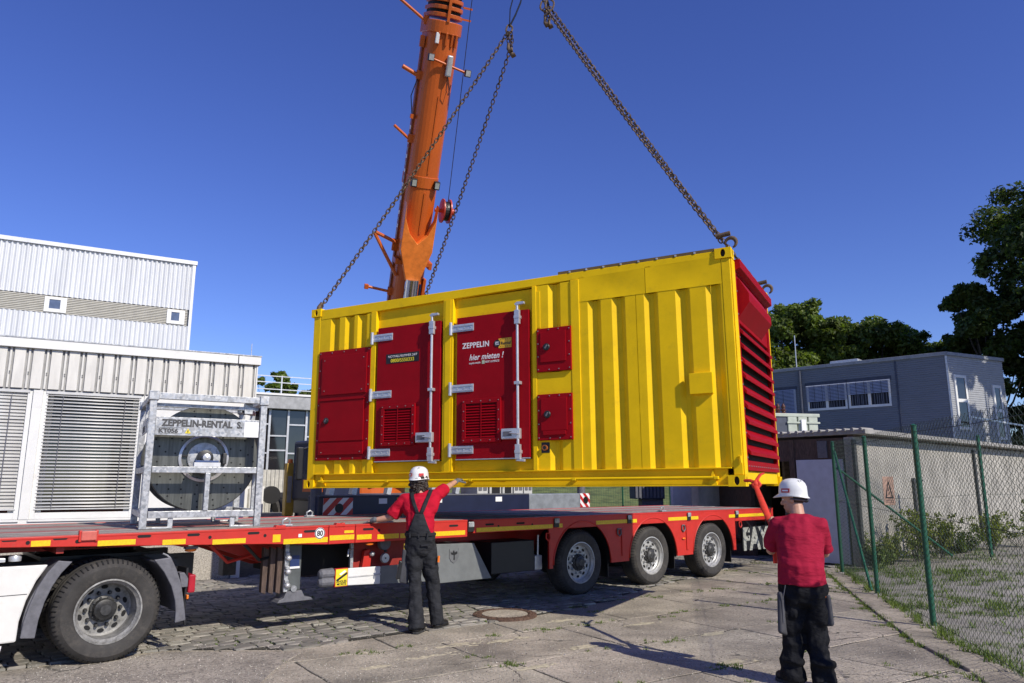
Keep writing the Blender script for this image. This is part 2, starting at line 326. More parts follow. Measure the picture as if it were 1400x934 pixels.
for j in range(-12, 60):
    d = random.uniform(.135, .165); x = -14.0 + random.uniform(0, .2)
    while x < 18:
        L = random.uniform(.15, .24)
        c = u * (x + L / 2) + w * (row + 5.2)
        x += L
        bx = -4.88 + (c.y - 13.38) * -.5
        if c.y < edge_y(c.x) + .10 or c.x > 7 or c.y > 17.5 or c.x < -9 or c.y < 4: continue
        if (c.x + 4.88) * -.5 + (c.y - 13.38) * .866 > -.05 and c.x < -4.6: continue
        stones.append((c, L - .016, d - .016))
    row += d
    if row > 13: break
stones.sort(key=lambda q: q[0].x ** 2 * .6 + q[0].y ** 2)
vis = [q for q in stones if -3.3 < q[0].x < 5 and abs(q[0].x) < .72 * q[0].y]
near = vis[:300]; nid = set(map(id, near))
kinds = {}
for q in near:
    c, L, d = q; key = (round(L / .02), round(d / .012), random.randint(0, 1))
    if key not in kinds:
        V, F = sett(key[0] * .02, key[1] * .012); V = [(x + random.uniform(-.018, .018), y + random.uniform(-.012, .012), z + (random.uniform(-.005, .003) if z > 0 else 0)) for x, y, z in V]
        kinds[key] = (V, F, M().add(V, F).build("cobble", COBB, cb))
        o = kinds[key][2]
    else:
        o = kinds[key][2].copy(); COL.objects.link(o)
    o.location = (c.x, c.y, .006 + random.uniform(-.004, .006)); o.rotation_euler = (random.uniform(-.04, .04), random.uniform(-.04, .04), a0 + random.uniform(-.06, .06))
rest = M()
for q in stones:
    if id(q) in nid: continue
    c, L, d = q; V, F = sett(L, d); a = a0 + random.uniform(-.05, .05); ca, sa = math.cos(a), math.sin(a)
    rest.add([(c.x + x * ca - y * sa + random.uniform(-.006, .006), c.y + x * sa + y * ca + random.uniform(-.006, .006), .006 + z + (random.uniform(-.006, .004) if z > 0 else 0)) for x, y, z in V], F)
tag(rest.build("cobbles", COBB, cb), kind="stuff")
# edging strip along the fence and the weedy yard behind it (rises towards the garage)
cs = M(); k = len(CURB)
for i, ((x0, y0), (x1, y1)) in enumerate(zip(CURB, CURB[1:])):
    n = max(1, round(math.hypot(x1 - x0, y1 - y0) / 1.0))
    for q in range(n):
        ax, ay, bx, by = [a + (b - a) * t for t in (q / n, (q + 1) / n) for a, b in ((x0, x1), (y0, y1))]
        m = M().prism([(ax + .01, ay + .015), (bx + .01, by - .01), (bx + .36, by - .05), (ax + .36, ay - .03)], -.03, .022 + random.uniform(-.006, .006), 'xy')
        m.build("edging_slab", SLAB, pave, bev=.01)
yd = M(); V = []; nx, ny = 30, 40
for j in range(ny + 1):
    for i in range(nx + 1):
        y = 2 + j * .55; x = curb_x(min(y, 15)) + .33 + i * .5
        t = max(0, min(1, (x - curb_x(min(y, 15)) - .4) / 4)) * max(0, min(1, (y - 8) / 5))
        V.append((x, y, .012 + .2 * t + random.uniform(-.015, .015) * (i > 0)))
yd.add(V, [(j * (nx + 1) + i, j * (nx + 1) + i + 1, (j + 1) * (nx + 1) + i + 1, (j + 1) * (nx + 1) + i) for j in range(ny) for i in range(nx)])
tag(yd.build("yard_ground", EARTH, smooth=True), kind="structure")
def yz(x, y):
    return .012 + .2 * max(0, min(1, (x - curb_x(min(y, 15)) - .4) / 4)) * max(0, min(1, (y - 8) / 5))
# weeds in joints, in the setts and in the yard
wd = M()
def tuft(x, y, z, n, h, sp):
    for _ in range(n):
        a = random.uniform(0, 6.28); r = random.uniform(0, sp); px, py = x + math.cos(a) * r, y + math.sin(a) * r
        b = random.uniform(0, 6.28); hh = h * random.uniform(.5, 1.2); w_ = random.uniform(.004, .009); le = random.uniform(.2, .9) * hh
        dx, dy = math.cos(b), math.sin(b)
        wd.add([(px - dy * w_, py + dx * w_, z), (px + dy * w_, py - dx * w_, z), (px + dx * le, py + dy * le, z + hh)], [(0, 1, 2)])
for c, sw, sd in joints:
    for _ in range(5):
        if random.random() < .78:
            s = random.uniform(-.5, .5); e = random.choice((-.5, .5)); p = c + (U * s * sw + Vv * e * sd if random.random() < .6 else U * e * sw + Vv * s * sd)
            if p.x < -2.1 and p.y < 7.7: continue
            for _ in range(random.randint(1, 7)): tuft(p.x + random.uniform(-.16, .16) * U.x, p.y + random.uniform(-.16, .16) * U.y, -.012, 16, .036, .04)
for q in vis[:900]:
    if random.random() < .8:
        c = q[0]; tuft(c.x + u.x * q[1] / 2, c.y + u.y * q[1] / 2, .006, 9, .028, .03)
for (x0, y0), (x1, y1) in zip(CURB, CURB[1:]):
    n = int(math.hypot(x1 - x0, y1 - y0) * 19)
    for i in range(n):
        t = random.random()
        if random.random() < .6: tuft(x0 + (x1 - x0) * t + random.gauss(0, .03), y0 + (y1 - y0) * t, .0, 12, .05, .05)
        if random.random() < .6: tuft(x0 + .38 + (x1 - x0) * t + random.gauss(0, .06), y0 + (y1 - y0) * t, .02, 14, .09, .07)
for _ in range(2200):
    y = random.uniform(5, 17); x = curb_x(min(y, 15)) + .4 + abs(random.gauss(0, 3))
    if math.sin(x * 2.1 + math.sin(y * 1.3) * 2) + math.sin(y * 1.7 + x * .6) < .2 and random.random() < .75: continue
    tuft(x, y, yz(x, y), 14, .05 if random.random() < .8 else .13, .13)
tag(wd.build("weeds", GRASS), kind="stuff")
sd_ = M()
for (x, y, a, l, w_) in ((-.75, 7.55, 33, .5, .05), (-.1, 8.25, 33, .7, .06), (-.6, 8.0, 33, .6, .05), (.75, 7.95, 33, .35, .06), (1.55, 9.2, 30, .4, .04), (2.2, 8.6, 32, .3, .06), (2.05, 7.3, 30, .4, .07), (.2, 7.1, 35, .4, .05), (-1.2, 7.1, 40, .3, .04), (.6, 9.4, 35, .4, .04)):
    ca, sa = math.cos(R_(a)), math.sin(R_(a))
    for _ in range(26):
        t, v = random.gauss(0, .34) * l, random.gauss(0, .55) * w_; r0 = random.uniform(.008, .035) * (1.2 - min(1, abs(t) / l)); cx, cy = x + t * ca - v * sa, y + t * sa + v * ca; n = 9; P = []
        for i in range(n): k = 6.283 * i / n; r = r0 * random.uniform(.6, 1.3); P.append((cx + (math.cos(k) * r * 2.2) * ca - math.sin(k) * r * sa, cy + (math.cos(k) * r * 2.2) * sa + math.sin(k) * r * ca))
        c_ = len(sd_.v); sd_.add([(a_, b_, .003) for a_, b_ in P] + [(cx, cy, .007 + random.uniform(0, .002))], [(i, (i + 1) % n, n) for i in range(n)])
tag(sd_.build("sand", SAND), kind="stuff")
# loose grit
gr = M()
for _ in range(16000):
    y = 5.6 + abs(random.gauss(0, 3.2)); x = random.uniform(-.62, .62) * y
    if x > curb_x(y) + .3 or y > 14: continue
    r = random.uniform(.002, .0065) * (1.6 if random.random() < .06 else 1); z = .02 if y > edge_y(x) else (.014 if x < -2.1 and y < 7.6 else .004); a = random.uniform(0, 6.28)
    P = [(x + math.cos(a + k * 2.1) * r * random.uniform(.7, 1.3), y + math.sin(a + k * 2.1) * r * random.uniform(.7, 1.3), z - .002) for k in range(3)]
    gr.add(P + [(x, y, z + r * .9)], [(0, 1, 3), (1, 2, 3), (2, 0, 3)])
tag(gr.build("grit", mat("loose grit", (.34, .315, .27), .9, var=.2, island=.7)), kind="stuff")
# manhole
mh = thing("manhole_cover", "round rusty iron manhole ring with pale concrete centre in the setts", "manhole cover", (-.09, 9.72, .018))
M().lathe([(.40, -.03), (.40, .012), (.385, .018), (.30, .018), (.29, .010), (.0, .010)], axis='z', n=40).build("frame", RUSTI, mh)
M().lathe([(.288, .004), (.285, .016), (.0, .017)], axis='z', n=40).build("concrete_centre", SLAB, mh)
l = M()
for i in range(30):
    for r in (.325, .362):
        a = 6.283 * (i + (r > .35) * .5) / 30; l.ell((r * math.cos(a), r * math.sin(a), .018), (.012, .012, .008), 6, 4)
tag(l.build("lugs", RUSTI, mh), kind="stuff")
# ------------------------------------------------------------------ generator container
CW, CD, CH = 6.10, 2.438, 2.591; KS = 1.045
con = thing("generator_container", "yellow container with dark red doors hanging from chains above the red trailer", "container", (-2.954 * KS, 10.705 * KS, 1.62 - .058 * KS), 151.861 - 180, ry=-.0062)
con.scale = (KS, KS, KS)
def casting(x, y, z, parent):
    w, d, h = .178, .162, .118
    m = M(); n = 24
    def ring(f, s, kx, kz, off, depth):
        out = [];  inn = []; dep = []
        for i in range(n):
            t = 2 * math.pi * i / n; cx, cz = math.cos(t), math.sin(t); e = max(abs(cx), abs(cz))
            out.append((cx / e * w / 2, cz / e * h / 2)); inn.append((cx * kx, cz * kz))
        V = [f(a, b, 0) for a, b in out] + [f(a, b, 0) for a, b in inn] + [f(a, b, depth) for a, b in inn]
        F = [(i, (i + 1) % n, n + (i + 1) % n, n + i) for i in range(n)] + [(n + i, n + (i + 1) % n, 2 * n + (i + 1) % n, 2 * n + i) for i in range(n)]
        m.add(V, F)
        return [f(a, b, depth) for a, b in inn]
    s1 = -1 if y < 1 else 1; s2 = -1 if x < 1 else 1
    d1 = ring(lambda a, b, q: (a, s1 * (d / 2 - q), b), 1, .028, .046, 0, .03)
    d2 = ring(lambda a, b, q: (s2 * (w / 2 - q), a * d / w, b), 1, .028, .046, 0, .03)
    x0, x1, y0, y1, z0, z1 = -w / 2, w / 2, -d / 2, d / 2, -h / 2, h / 2
    m.add([(x0, y0, z0), (x1, y0, z0), (x1, y1, z0), (x0, y1, z0), (x0, y0, z1), (x1, y0, z1), (x1, y1, z1), (x0, y1, z1)], [(0, 3, 2, 1), (4, 5, 6, 7)] + ([(2, 3, 7, 6)] if s1 < 0 else [(0, 1, 5, 4)]) + ([(1, 2, 6, 5)] if s2 < 0 else [(3, 0, 4, 7)]))
    o = m.build("corner_casting", YELW, parent, loc=(x, y, z))
    k = M(); k.add(d1, [tuple(range(n))]); k.add(d2, [tuple(range(n))]); k.build("hole", DARK, o)
for x in (.085, CW - .085):
    for y in (.076, CD - .076):
        for z in (.055, CH - .052): casting(x, y, z, con)
for x0, x1 in ((.035, .165), (5.985, 6.085)):
    for y0, y1 in ((.012, .15), (CD - .15, CD - .012)):
        M().box(x0, y0, .114, x1, y1, CH - .112).build("corner_post", YELW, con, bev=.008)
M().box(6.087, .03, .115, 6.10, .19, CH - .115).build("post_flange", YEL, con, bev=.004)
M().prism([(.175, 2.425), (5.925, 2.505), (5.925, 2.575), (.175, 2.575)], .012, .09).build("top_rail", YEL, con, bev=.006)
M().box(.175, CD - .09, 2.46, 5.925, CD - .012, 2.575).build("top_rail", YEL, con, bev=.006)
# bottom rail: upper flange, web, lower flange and a pipe run
br = M().box(.178, .03, .012, 5.922, .06, .19).build("bottom_rail", YELW, con, bev=.004)
M().box(.178, -.012, .182, 5.97, .06, .196).build("rail_flange", YELW, br, bev=.003)
M().box(.178, -.006, .0, 5.922, .06, .013).build("rail_flange", YELW, br, bev=.003)
M().tube([(.28, -.012, .09), (5.80, -.012, .09)], .016, 10).build("pipe", YEL, br, smooth=40)
for x in (.33, 1.45, 2.75, 4.15, 5.78):
    M().box(x, -.03, .07, x + .05, .035, .105).build("pipe_bracket", YEL, br, bev=.006)
for x in (.30, 5.72): M().prism([(x, .014), (x + .09, .014), (x + .05 if x > 1 else x, .18)], .0, .03).build("gusset", YEL, br)
M().box(.178, CD - .06, .012, 5.922, CD - .03, .19).build("bottom_rail", YEL, con, bev=.004)
M().box(6.03, .17, .02, 6.075, CD - .17, .16).build("end_sill", YEL, con, bev=.006)
M().box(.03, .17, .02, .075, CD - .17, .16).build("end_sill", YEL, con, bev=.006)
M().box(.1, .06, .02, 6.0, CD - .06, .06).build("floor", DARK, con)
M().box(.17, .03, 2.52, 5.93, CD - .03, 2.578).build("roof_sheet", YEL, con)
M().box(4.0, .02, 2.577, 5.92, CD - .3, 2.612).build("roof_cover", mat("brown roof felt", (.16, .10, .03), .8), con)
for x in range(8): M().box(4.15 + x * .22, .005, 2.58, 4.17 + x * .22, .022, 2.60).build("rivet", ALU, con)
M().box(.05, .17, .17, .07, CD - .17, 2.45).build("end_wall", YEL, con)
M().box(.17, CD - .05, .19, 5.93, CD - .03, 2.46).build("rear_wall", YEL, con)
for x0, x1, y in ((1.11, 1.205, .004), (2.325, 2.48, .004), (3.64, 3.70, .004), (4.165, 4.278, .004)):
    zt = 2.425 + (x0 - .175) / 5.75 * .08
    M().box(x0, y, .197, x1, .07, zt).build("side_post", YEL, con, bev=.006)
M().box(2.36, -.002, .197, 2.445, .003, 2.455).build("post_strip", YEL, con, bev=.001)
def corr(prof, z0, z1, name="side_panel"):
    """ribbed sheet: prof is (x, depth) from left to right"""
    m = M(); n = len(prof); zf = z1 if callable(z1) else (lambda x: z1)
    m.add([(x, y, z0) for x, y in prof] + [(x, y, zf(x)) for x, y in prof] + [(x, y + .004, z0) for x, y in prof] + [(x, y + .004, zf(x)) for x, y in prof],
          [(i, i + 1, n + i + 1, n + i) for i in range(n - 1)] + [(i + 2 * n, i + 3 * n, i + 3 * n + 1, i + 2 * n + 1) for i in range(n - 1)])
    o = m.build(name, YEL, con); return o
def ribs(x0, x1, starts, o=.016, d=.059, w=.060, r=.046):
    p = [(x0, o)]
    for s in starts: p += [(s, o), (s + w, d), (s + w + r, d), (s + w + r + .062, o)]
    return p + [(x1, o)]
corr(ribs(.166, 1.109, [.36, .63, .86], r=.05), .197, 2.425)
corr(ribs(3.701, 4.164, [3.86]), .197, 2.47)
corr(ribs(4.279, 4.985, [4.385, 4.69]), .197, 2.20)
corr(ribs(4.99, 5.985, [5.085, 5.455, 5.80]), .197, 2.20)
M().box(3.702, .010, 1.10, 4.163, .02, 1.365).build("flat_plate", YEL, con, bev=.002)
M().box(3.702, .010, 1.93, 3.75, .02, 2.4).build("flat_plate", YEL, con, bev=.002)
for x0, x1 in ((4.279, 5.108), (5.113, 5.984)):
    m = M(); n = 12; V = []
    for j in range(5):
        for i in range(n + 1):
            s, t = i / n, j / 4; V.append((x0 + (x1 - x0) * s, .012 + .016 * math.sin(math.pi * s) * math.sin(math.pi * t) * (1 if x0 < 5 else .8), 2.202 + (.30 + .03 * (x0 - 4.2) / 1.7) * t - .006))
    m.add(V, [(j * (n + 1) + i, j * (n + 1) + i + 1, (j + 1) * (n + 1) + i + 1, (j + 1) * (n + 1) + i) for j in range(4) for i in range(n)])
    m.build("upper_panel", YEL, con, smooth=True)
for x0, x1 in ((1.206, 2.324), (2.481, 3.639)):
    M().box(x0, .062, .197, x1, .075, 2.455).build("door_bay_panel", YEL, con)
M().box(5.575, -.035, .985, 5.83, .02, 1.215).build("cover_plate", YEL, con, bev=.004)
bolts = [(5.595, -.036, 1.0), (5.81, -.036, 1.0), (5.595, -.036, 1.2), (5.81, -.036, 1.2)]
HUBZ = mat("dull zinc bolt", (.32, .30, .30), .4, .5)
def bolt(parent, locs, m=HUBZ, r=.008, axis='y', d=.006):
    b = M()
    for x, y, z in locs:
        if axis == 'y': b.lathe([(r, 0), (r * .8, -d), (0, -d)], (x, y, z), 'y', 6)
        else: b.lathe([(r, 0), (r * .8, d), (0, d)], (x, y, z), 'x', 6)
    b.build("bolts", m, parent)["kind"] = "stuff"
def knob(parent, x, y, z):
    k = M().lathe([(.043, 0), (.045, -.012), (.036, -.02), (.0, -.02)], (x, y, z), 'y', 20).build("lock_knob", BLK, parent, smooth=40)
    M().bar((x - .016, y - .022, z - .02), (x + .014, y - .022, z + .022), .016, .02).build("lever", GPL, k, bev=.004)
# left access panel
ap_ = M().box(.185, -.004, .38, 1.125, .02, 1.94).build("access_panel", DRED, con, bev=.003)
M().box(.262, -.02, 1.30, 1.075, -.005, 1.86).build("hatch", DRED, ap_, bev=.003)
hh = M().box(.25, -.02, .645, 1.045, -.005, 1.215).build("hatch", DRED, ap_, bev=.003)
M().box(.252, -.02, .455, 1.05, -.005, .622).build("hatch", DRED, ap_, bev=.003)
M().box(.255, -.03, 1.216, 1.06, -.005, 1.232).build("drip_strip", DRED, ap_, bev=.002)
knob(hh, .384, -.021, .934)
bl_ = [(.215, -.005, z) for z in np.linspace(.41, 1.91, 7)] + [(1.10, -.005, z) for z in np.linspace(.41, 1.91, 7)] + [(x, -.005, z) for z in (.405, 1.91) for x in (.43, .65, .87)]
bolt(ap_, bl_); bolt(ap_, [(.31, -.021, .49), (1.0, -.021, .49), (.31, -.021, 1.8), (1.0, -.021, 1.35), (1.02, -.021, 1.8), (.32, -.021, 1.36)])
# the two big doors
def door(x0, x1, vx0, vx1, rodx, sticker):
    zt = 2.185
    d = M().box(x0, -.002, .352, x1, .045, zt).build("door", DRED, con, bev=.004)
    M().box(x0 - .01, .03, .335, x1 + .004, .0495, .350).build("door_seal", BLK, d)
    M().box(x0, -.01, .340, x1, .015, .3505).build("sill_strip", ZINC, d)
    for z in (2.045, 1.25, .465):
        h = M().prism([(x0 - .10, z - .035), (x0 - .06, z - .05), (x0 + .26, z - .05), (x0 + .26, z + .05), (x0 - .06, z + .05), (x0 - .10, z + .035)], -.012, -.003).build("hinge", ZINC, d, bev=.002)
        M().box(x0 - .04, -.02, z - .035, x0 + .255, -.0125, z - .02).build("hinge_rib", ZINC, h, bev=.002)
        M().box(x0 - .04, -.02, z + .02, x0 + .255, -.0125, z + .035).build("hinge_rib", ZINC, h, bev=.002)
        M().tube([(x0 - .085, -.02, z - .085), (x0 - .085, -.02, z + .085)], .022, 10).build("hinge_pin", ZINC, h, smooth=40)
        bolt(h, [(x0 + .02, -.013, z), (x0 + .12, -.013, z), (x0 + .22, -.013, z)], ZINC, .010)
    r = M().tube([(rodx, -.045, .31), (rodx, -.045, 2.24)], .017, 12).build("lock_rod", ZINC, d, smooth=40)
    for z in (.42, 1.26, 2.09):
        b = M().box(rodx - .04, -.07, z - .02, rodx + .04, -.003, z + .02)
        if z != 1.26: b.box(rodx - .035, -.066, z - .09, rodx + .035, -.02, z + .09)
        b.build("rod_guide", ZINC, r, bev=.005)
    M().prism([(rodx - .02, 2.24), (rodx + .10, 2.25), (rodx + .10, 2.28), (rodx + .0, 2.285), (rodx - .035, 2.26)], -.06, -.02).build("cam_hook", ZINC, r, bev=.004)
    M().prism([(rodx - .03, .31), (rodx + .09, .30), (rodx + .09, .33), (rodx, .34)], -.06, -.02).build("cam_hook", ZINC, r, bev=.004)
    hb = M().box(rodx - .23, -.06, .575, rodx + .03, -.003, .705).build("handle_box", ZINC, d, bev=.01)
    M().box(rodx - .20, -.064, .61, rodx - .08, -.0605, .67).build("handle_recess", GPL, hb, bev=.002)
    M().bar((rodx - .10, -.075, .65), (rodx + .02, -.075, .635), .025, .014).build("handle_lever", ZINC, hb, bev=.004)
    f = M(); z0, z1 = .55, 1.10
    f.box(vx0, -.03, z0, vx0 + .055, -.0025, z1).box(vx1 - .055, -.03, z0, vx1, -.0025, z1).box(vx0 + .055, -.03, z0, vx1 - .055, -.0025, z0 + .055).box(vx0 + .055, -.03, z1 - .06, vx1 - .055, -.0025, z1)
    vf = f.build("vent_frame", DRED, d, bev=.003)
    M().box(vx0 + .056, -.004, z0 + .056, vx1 - .056, -.0022, z1 - .061).build("vent_cavity", DARK, vf)
    nb = 12
    for i in range(nb):
        z = z0 + .065 + i * (z1 - z0 - .13) / nb
        M().add([(vx0 + .056, -.026, z), (vx1 - .056, -.026, z), (vx1 - .056, -.006, z + .03), (vx0 + .056, -.006, z + .03), (vx0 + .056, -.022, z - .002), (vx1 - .056, -.022, z - .002), (vx1 - .056, -.004, z + .027), (vx0 + .056, -.004, z + .027)],
                [(0, 1, 2, 3), (7, 6, 5, 4), (0, 4, 5, 1), (3, 2, 6, 7)]).build("louvre", DRED, vf)
    M().box((vx0 + vx1) / 2 - .008, -.028, z0 + .056, (vx0 + vx1) / 2 + .008, -.0265, z1 - .062).build("vent_bar", DRED, vf)
    bolt(vf, [(x, -.031, z) for x in (vx0 + .028, vx1 - .028) for z in np.linspace(z0 + .03, z1 - .03, 5)] + [(x, -.031, z) for z in (z0 + .028, z1 - .03) for x in np.linspace(vx0 + .15, vx1 - .15, 3)], HUBZ, .007)
    return d
d1 = door(1.245, 2.29, 1.352, 1.912, 2.178, 0)
d2 = door(2.545, 3.60, 2.645, 3.21, 3.46, 1)
st = M().box(1.402, -.005, 1.668, 1.948, -.0025, 1.80).build("phone_sticker", INK, d1)
text("NOTFALLNUMMER 24/7", .046, INKW, st, (1.675, -.0055, 1.748), align='CENTER')
text("0800/5550333", .068, mat("printed yellow", (.8, .66, .02), .5), st, (1.675, -.0055, 1.682), bold=.0015, align='CENTER')
text("ZEPPELIN", .100, INKW, d2, (2.632, -.0035, 1.768), bold=.0022, sx=.90, space=1.08)
lg = M().box(3.17, -.005, 1.725, 3.355, -.0025, 1.85).build("logo_plate", mat("logo amber", (.78, .42, .01), .4), d2)
lc = M().lathe([(.046, 0), (.046, -.004), (0, -.004)], (3.15, -.003, 1.79), 'y', 24).build("logo_disc", INK, d2)
M().box(3.122, -.0085, 1.77, 3.178, -.0075, 1.81).build("logo_badge", INKW, lc)
text("CAT", .034, INK, lc, (3.15, -.0092, 1.778), align='CENTER', bold=.001)
text("Rental", .055, INK, lg, (3.275, -.0056, 1.768), align='CENTER', bold=.001)
for i in range(5):
    for z in (1.828, 1.738): M().box(3.20 + i * .033, -.0058, z, 3.206 + i * .033, -.0052, z + .012).build("logo_tick", INK, lg)
text("hier mieten !", .108, INKW, d2, (2.735, -.0035, 1.605), shear=.28, bold=.0018, sx=.83, space=1.06)
text("zeppelin-rental.de", .038, INKW, d2, (2.735, -.0035, 1.555), sx=.62)
M().box(2.925, -.004, 1.545, 2.965, -.0022, 1.59).build("logo_box", mat("pale green print", (.5, .6, .4)), d2)
text("RENT COMPLETE", .038, INKW, d2, (2.975, -.0035, 1.555), sx=.7)
# two hatch boxes and the socket
for z0, z1 in ((1.372, 1.912), (.546, 1.098)):
    hb = M().box(3.712, -.022, z0, 4.172, .012, z1).build("hatch_box", DRED, con, bev=.006)
    hd = M().box(3.768, -.034, z0 + .115, 4.108, -.0225, z1 - .05).build("hatch_door", DRED, hb, bev=.003)
    if z0 < 1: M().box(3.79, -.036, z0 + .06, 4.09, -.0225, z0 + .112).build("hatch_lip", DRED, hb, bev=.004)
    knob(hd, 3.856, -.035, (z0 + z1) / 2 + .03)
    bolt(hb, [(x, -.023, z) for x in (3.735, 4.15) for z in np.linspace(z0 + .03, z1 - .03, 4)] + [(x, -.023, z) for z in (z0 + .025, z1 - .022) for x in (3.88, 4.01)], HUBZ, .008)
sk = M().box(3.745, .012, .40, 3.855, .03, .525).build("socket_box", BLK, con, bev=.004)
M().lathe([(.034, 0), (.034, -.03), (.022, -.03), (.022, -.01), (0, -.01)], (3.80, .011, .46), 'y', 20).build("socket_ring", mat("dull orange rubber", (.35, .10, .02), .6), sk, smooth=40)
M().lathe([(.02, 0), (.02, -.02), (0, -.02)], (3.80, .003, .46), 'y', 16).build("socket_core", BLK, sk)
# right end: red louvred bulkhead
E0, E1 = .19, CD - .16
bk = M().box(6.045, E0, .165, 6.055, E1, 2.47).build("bulkhead", DARK, con)
ef = M().box(6.056, E0, .165, 6.10, E0 + .06, 2.47).box(6.056, E1 - .11, .165, 6.10, E1, 2.47).box(6.056, E0 + .06, 2.36, 6.10, E1 - .11, 2.47).box(6.056, E0 + .06, .165, 6.10, E1 - .11, .27)
ef.build("end_frame", DRED, bk, bev=.004)
M().box(6.10, E0, .165, 6.104, E1, .25).build("bolt_strip", DRED, bk)
bolt(bk, [(6.105, y, .21) for y in np.linspace(E0 + .05, E1 - .05, 16)], HUBZ, .009, 'x')
bolt(bk, [(6.101, E0 + .02, z) for z in np.linspace(.3, 2.4, 9)], HUBZ, .010, 'x')
M().add([(6.06, E0, 2.36), (6.16, E0, 2.40), (6.16, E0, 2.50), (6.06, E0, 2.50), (6.06, E1, 2.36), (6.16, E1, 2.40), (6.16, E1, 2.50), (6.06, E1, 2.50)],
        [(0, 1, 2, 3), (7, 6, 5, 4), (0, 4, 5, 1), (1, 5, 6, 2), (2, 6, 7, 3), (3, 7, 4, 0)]).build("top_ledge", DRED, bk, bev=.004)
M().prism([(6.056, 1.80), (6.056, 2.30), (6.12, 2.30), (6.22, 2.12), (6.22, 2.02)], E0 + .08, E1 - .55).build("exhaust_hood", DRED, bk, bev=.004)
M().box(6.056, E0 + .06, 1.80, 6.085, E1 - .11, 2.36).build("upper_plate", DRED, bk)
for i in range(9):
    z = 1.68 - i * .165
    M().prism([(6.058, z + .095), (6.135, z + .005), (6.135, z - .032), (6.125, z - .032), (6.058, z + .055)], E0 + .061, E1 - .111).build("louvre_blade", DRED, bk, bev=.002)
M().tube([(5.99, .05, .30), (6.07, -.005, .30), (6.07, -.005, .24)], .012, 6).build("lashing_ring", YEL, con)
M().box(6.02, CD - .24, 2.50, 6.12, CD - .16, 2.585).build("lug", YEL, con, bev=.01); M().box(6.03, .42, 2.50, 6.12, .47, 2.57).build("lug", YEL, con, bev=.006)

# ------------------------------------------------------------------ chain slings
bpy.context.view_layer.update()
CM = con.matrix_world.copy() if con.matrix_world != Matrix.Identity(4) else con.matrix_basis.copy()
CM = con.matrix_basis.copy()
def cpt(x, y, z): return CM @ Vector((x, y, z))
def ring_mesh(L, wd_, r, n=8, k=3):
    V = []
    for i in range(n):
        t = 2 * math.pi * (i + .5) / n; c, s = math.cos(t), math.sin(t)
        px, pz = wd_ / 2 * (1 if c > 0 else -1) * abs(c) ** .6, L / 2 * (1 if s > 0 else -1) * abs(s) ** .8
        for j in range(k):
            a = 2 * math.pi * j / k + .5; V.append((px + c * r * math.cos(a), r * math.sin(a), pz + s * r * math.cos(a)))
    return M().add(V, [(i * k + j, i * k + (j + 1) % k, ((i + 1) % n) * k + (j + 1) % k, ((i + 1) % n) * k + j) for i in range(n) for j in range(k)])
PITCH = .062
def chain(parent, p, q, proto, org, sag=.0, twist=0):
    p, q = Vector(p), Vector(q); n = int((q - p).length / PITCH); o = proto; pts = [p.lerp(q, (i + .5) / n) - Vector((0, 0, sag * 4 * ((i + .5) / n) * (1 - (i + .5) / n))) for i in range(n)]
    for i in range(n):
        d = (pts[min(i + 1, n - 1)] - pts[max(i - 1, 0)]).normalized(); _, a, u_ = base_axes(d)
        t = R_(45 + 90 * (i % 2)) + random.uniform(-.2, .2) + twist; x = a * math.cos(t) + u_ * math.sin(t); y = d.cross(x)
        c = o.copy(); COL.objects.link(c); c.parent = parent
        mt = Matrix((x, y, d)).transposed().to_4x4(); mt.translation = pts[i] - org; c.matrix_basis = mt
def hook(parent, c, size, rz, name="hook"):
    pts = [];
    for i in range(13):
        t = R_(-70 + 250 * i / 12); pts.append((c[0] + size * .5 * math.cos(t) * math.cos(rz), c[1] + size * .5 * math.cos(t) * math.sin(rz), c[2] + size * .5 * math.sin(t)))
    rr = [size * (.07 + .13 * math.sin(math.pi * (i + .6) / 13.5)) for i in range(13)]
    return M().tube(pts, rr, 8).build(name, RUST, parent, smooth=50)
LK = ring_mesh(.088, .052, .0105).build("link", RUST); LKD = LK.data; bpy.data.objects.remove(LK)
UPK = lambda v: Vector((v[0] * KS, v[1] * KS, 1.62 + (v[2] - 1.62) * KS))
LT, RT = UPK((-.056, 10.3, 8.46)), UPK((.53, 10.3, 8.86))
tl = [("rusty chain running down to the front left corner of the yellow container", LT, cpt(.085, .07, CH + .03), 0, math.pi),
      ("rusty chain running down past the orange boom to the rear left corner of the container", LT + Vector((.04, .05, -.25)), cpt(.085, CD - .07, CH + .03), 0, math.pi),
      ("rusty chain running down to the front right corner casting with a hook on it", RT, cpt(CW - .10, .07, CH + .10), 0, 0),
      ("rusty chain reaching the far right corner above the red louvred end", RT + Vector((.06, .03, .05)), cpt(CW - .09, CD - .07, CH + .10), 0, 0)]
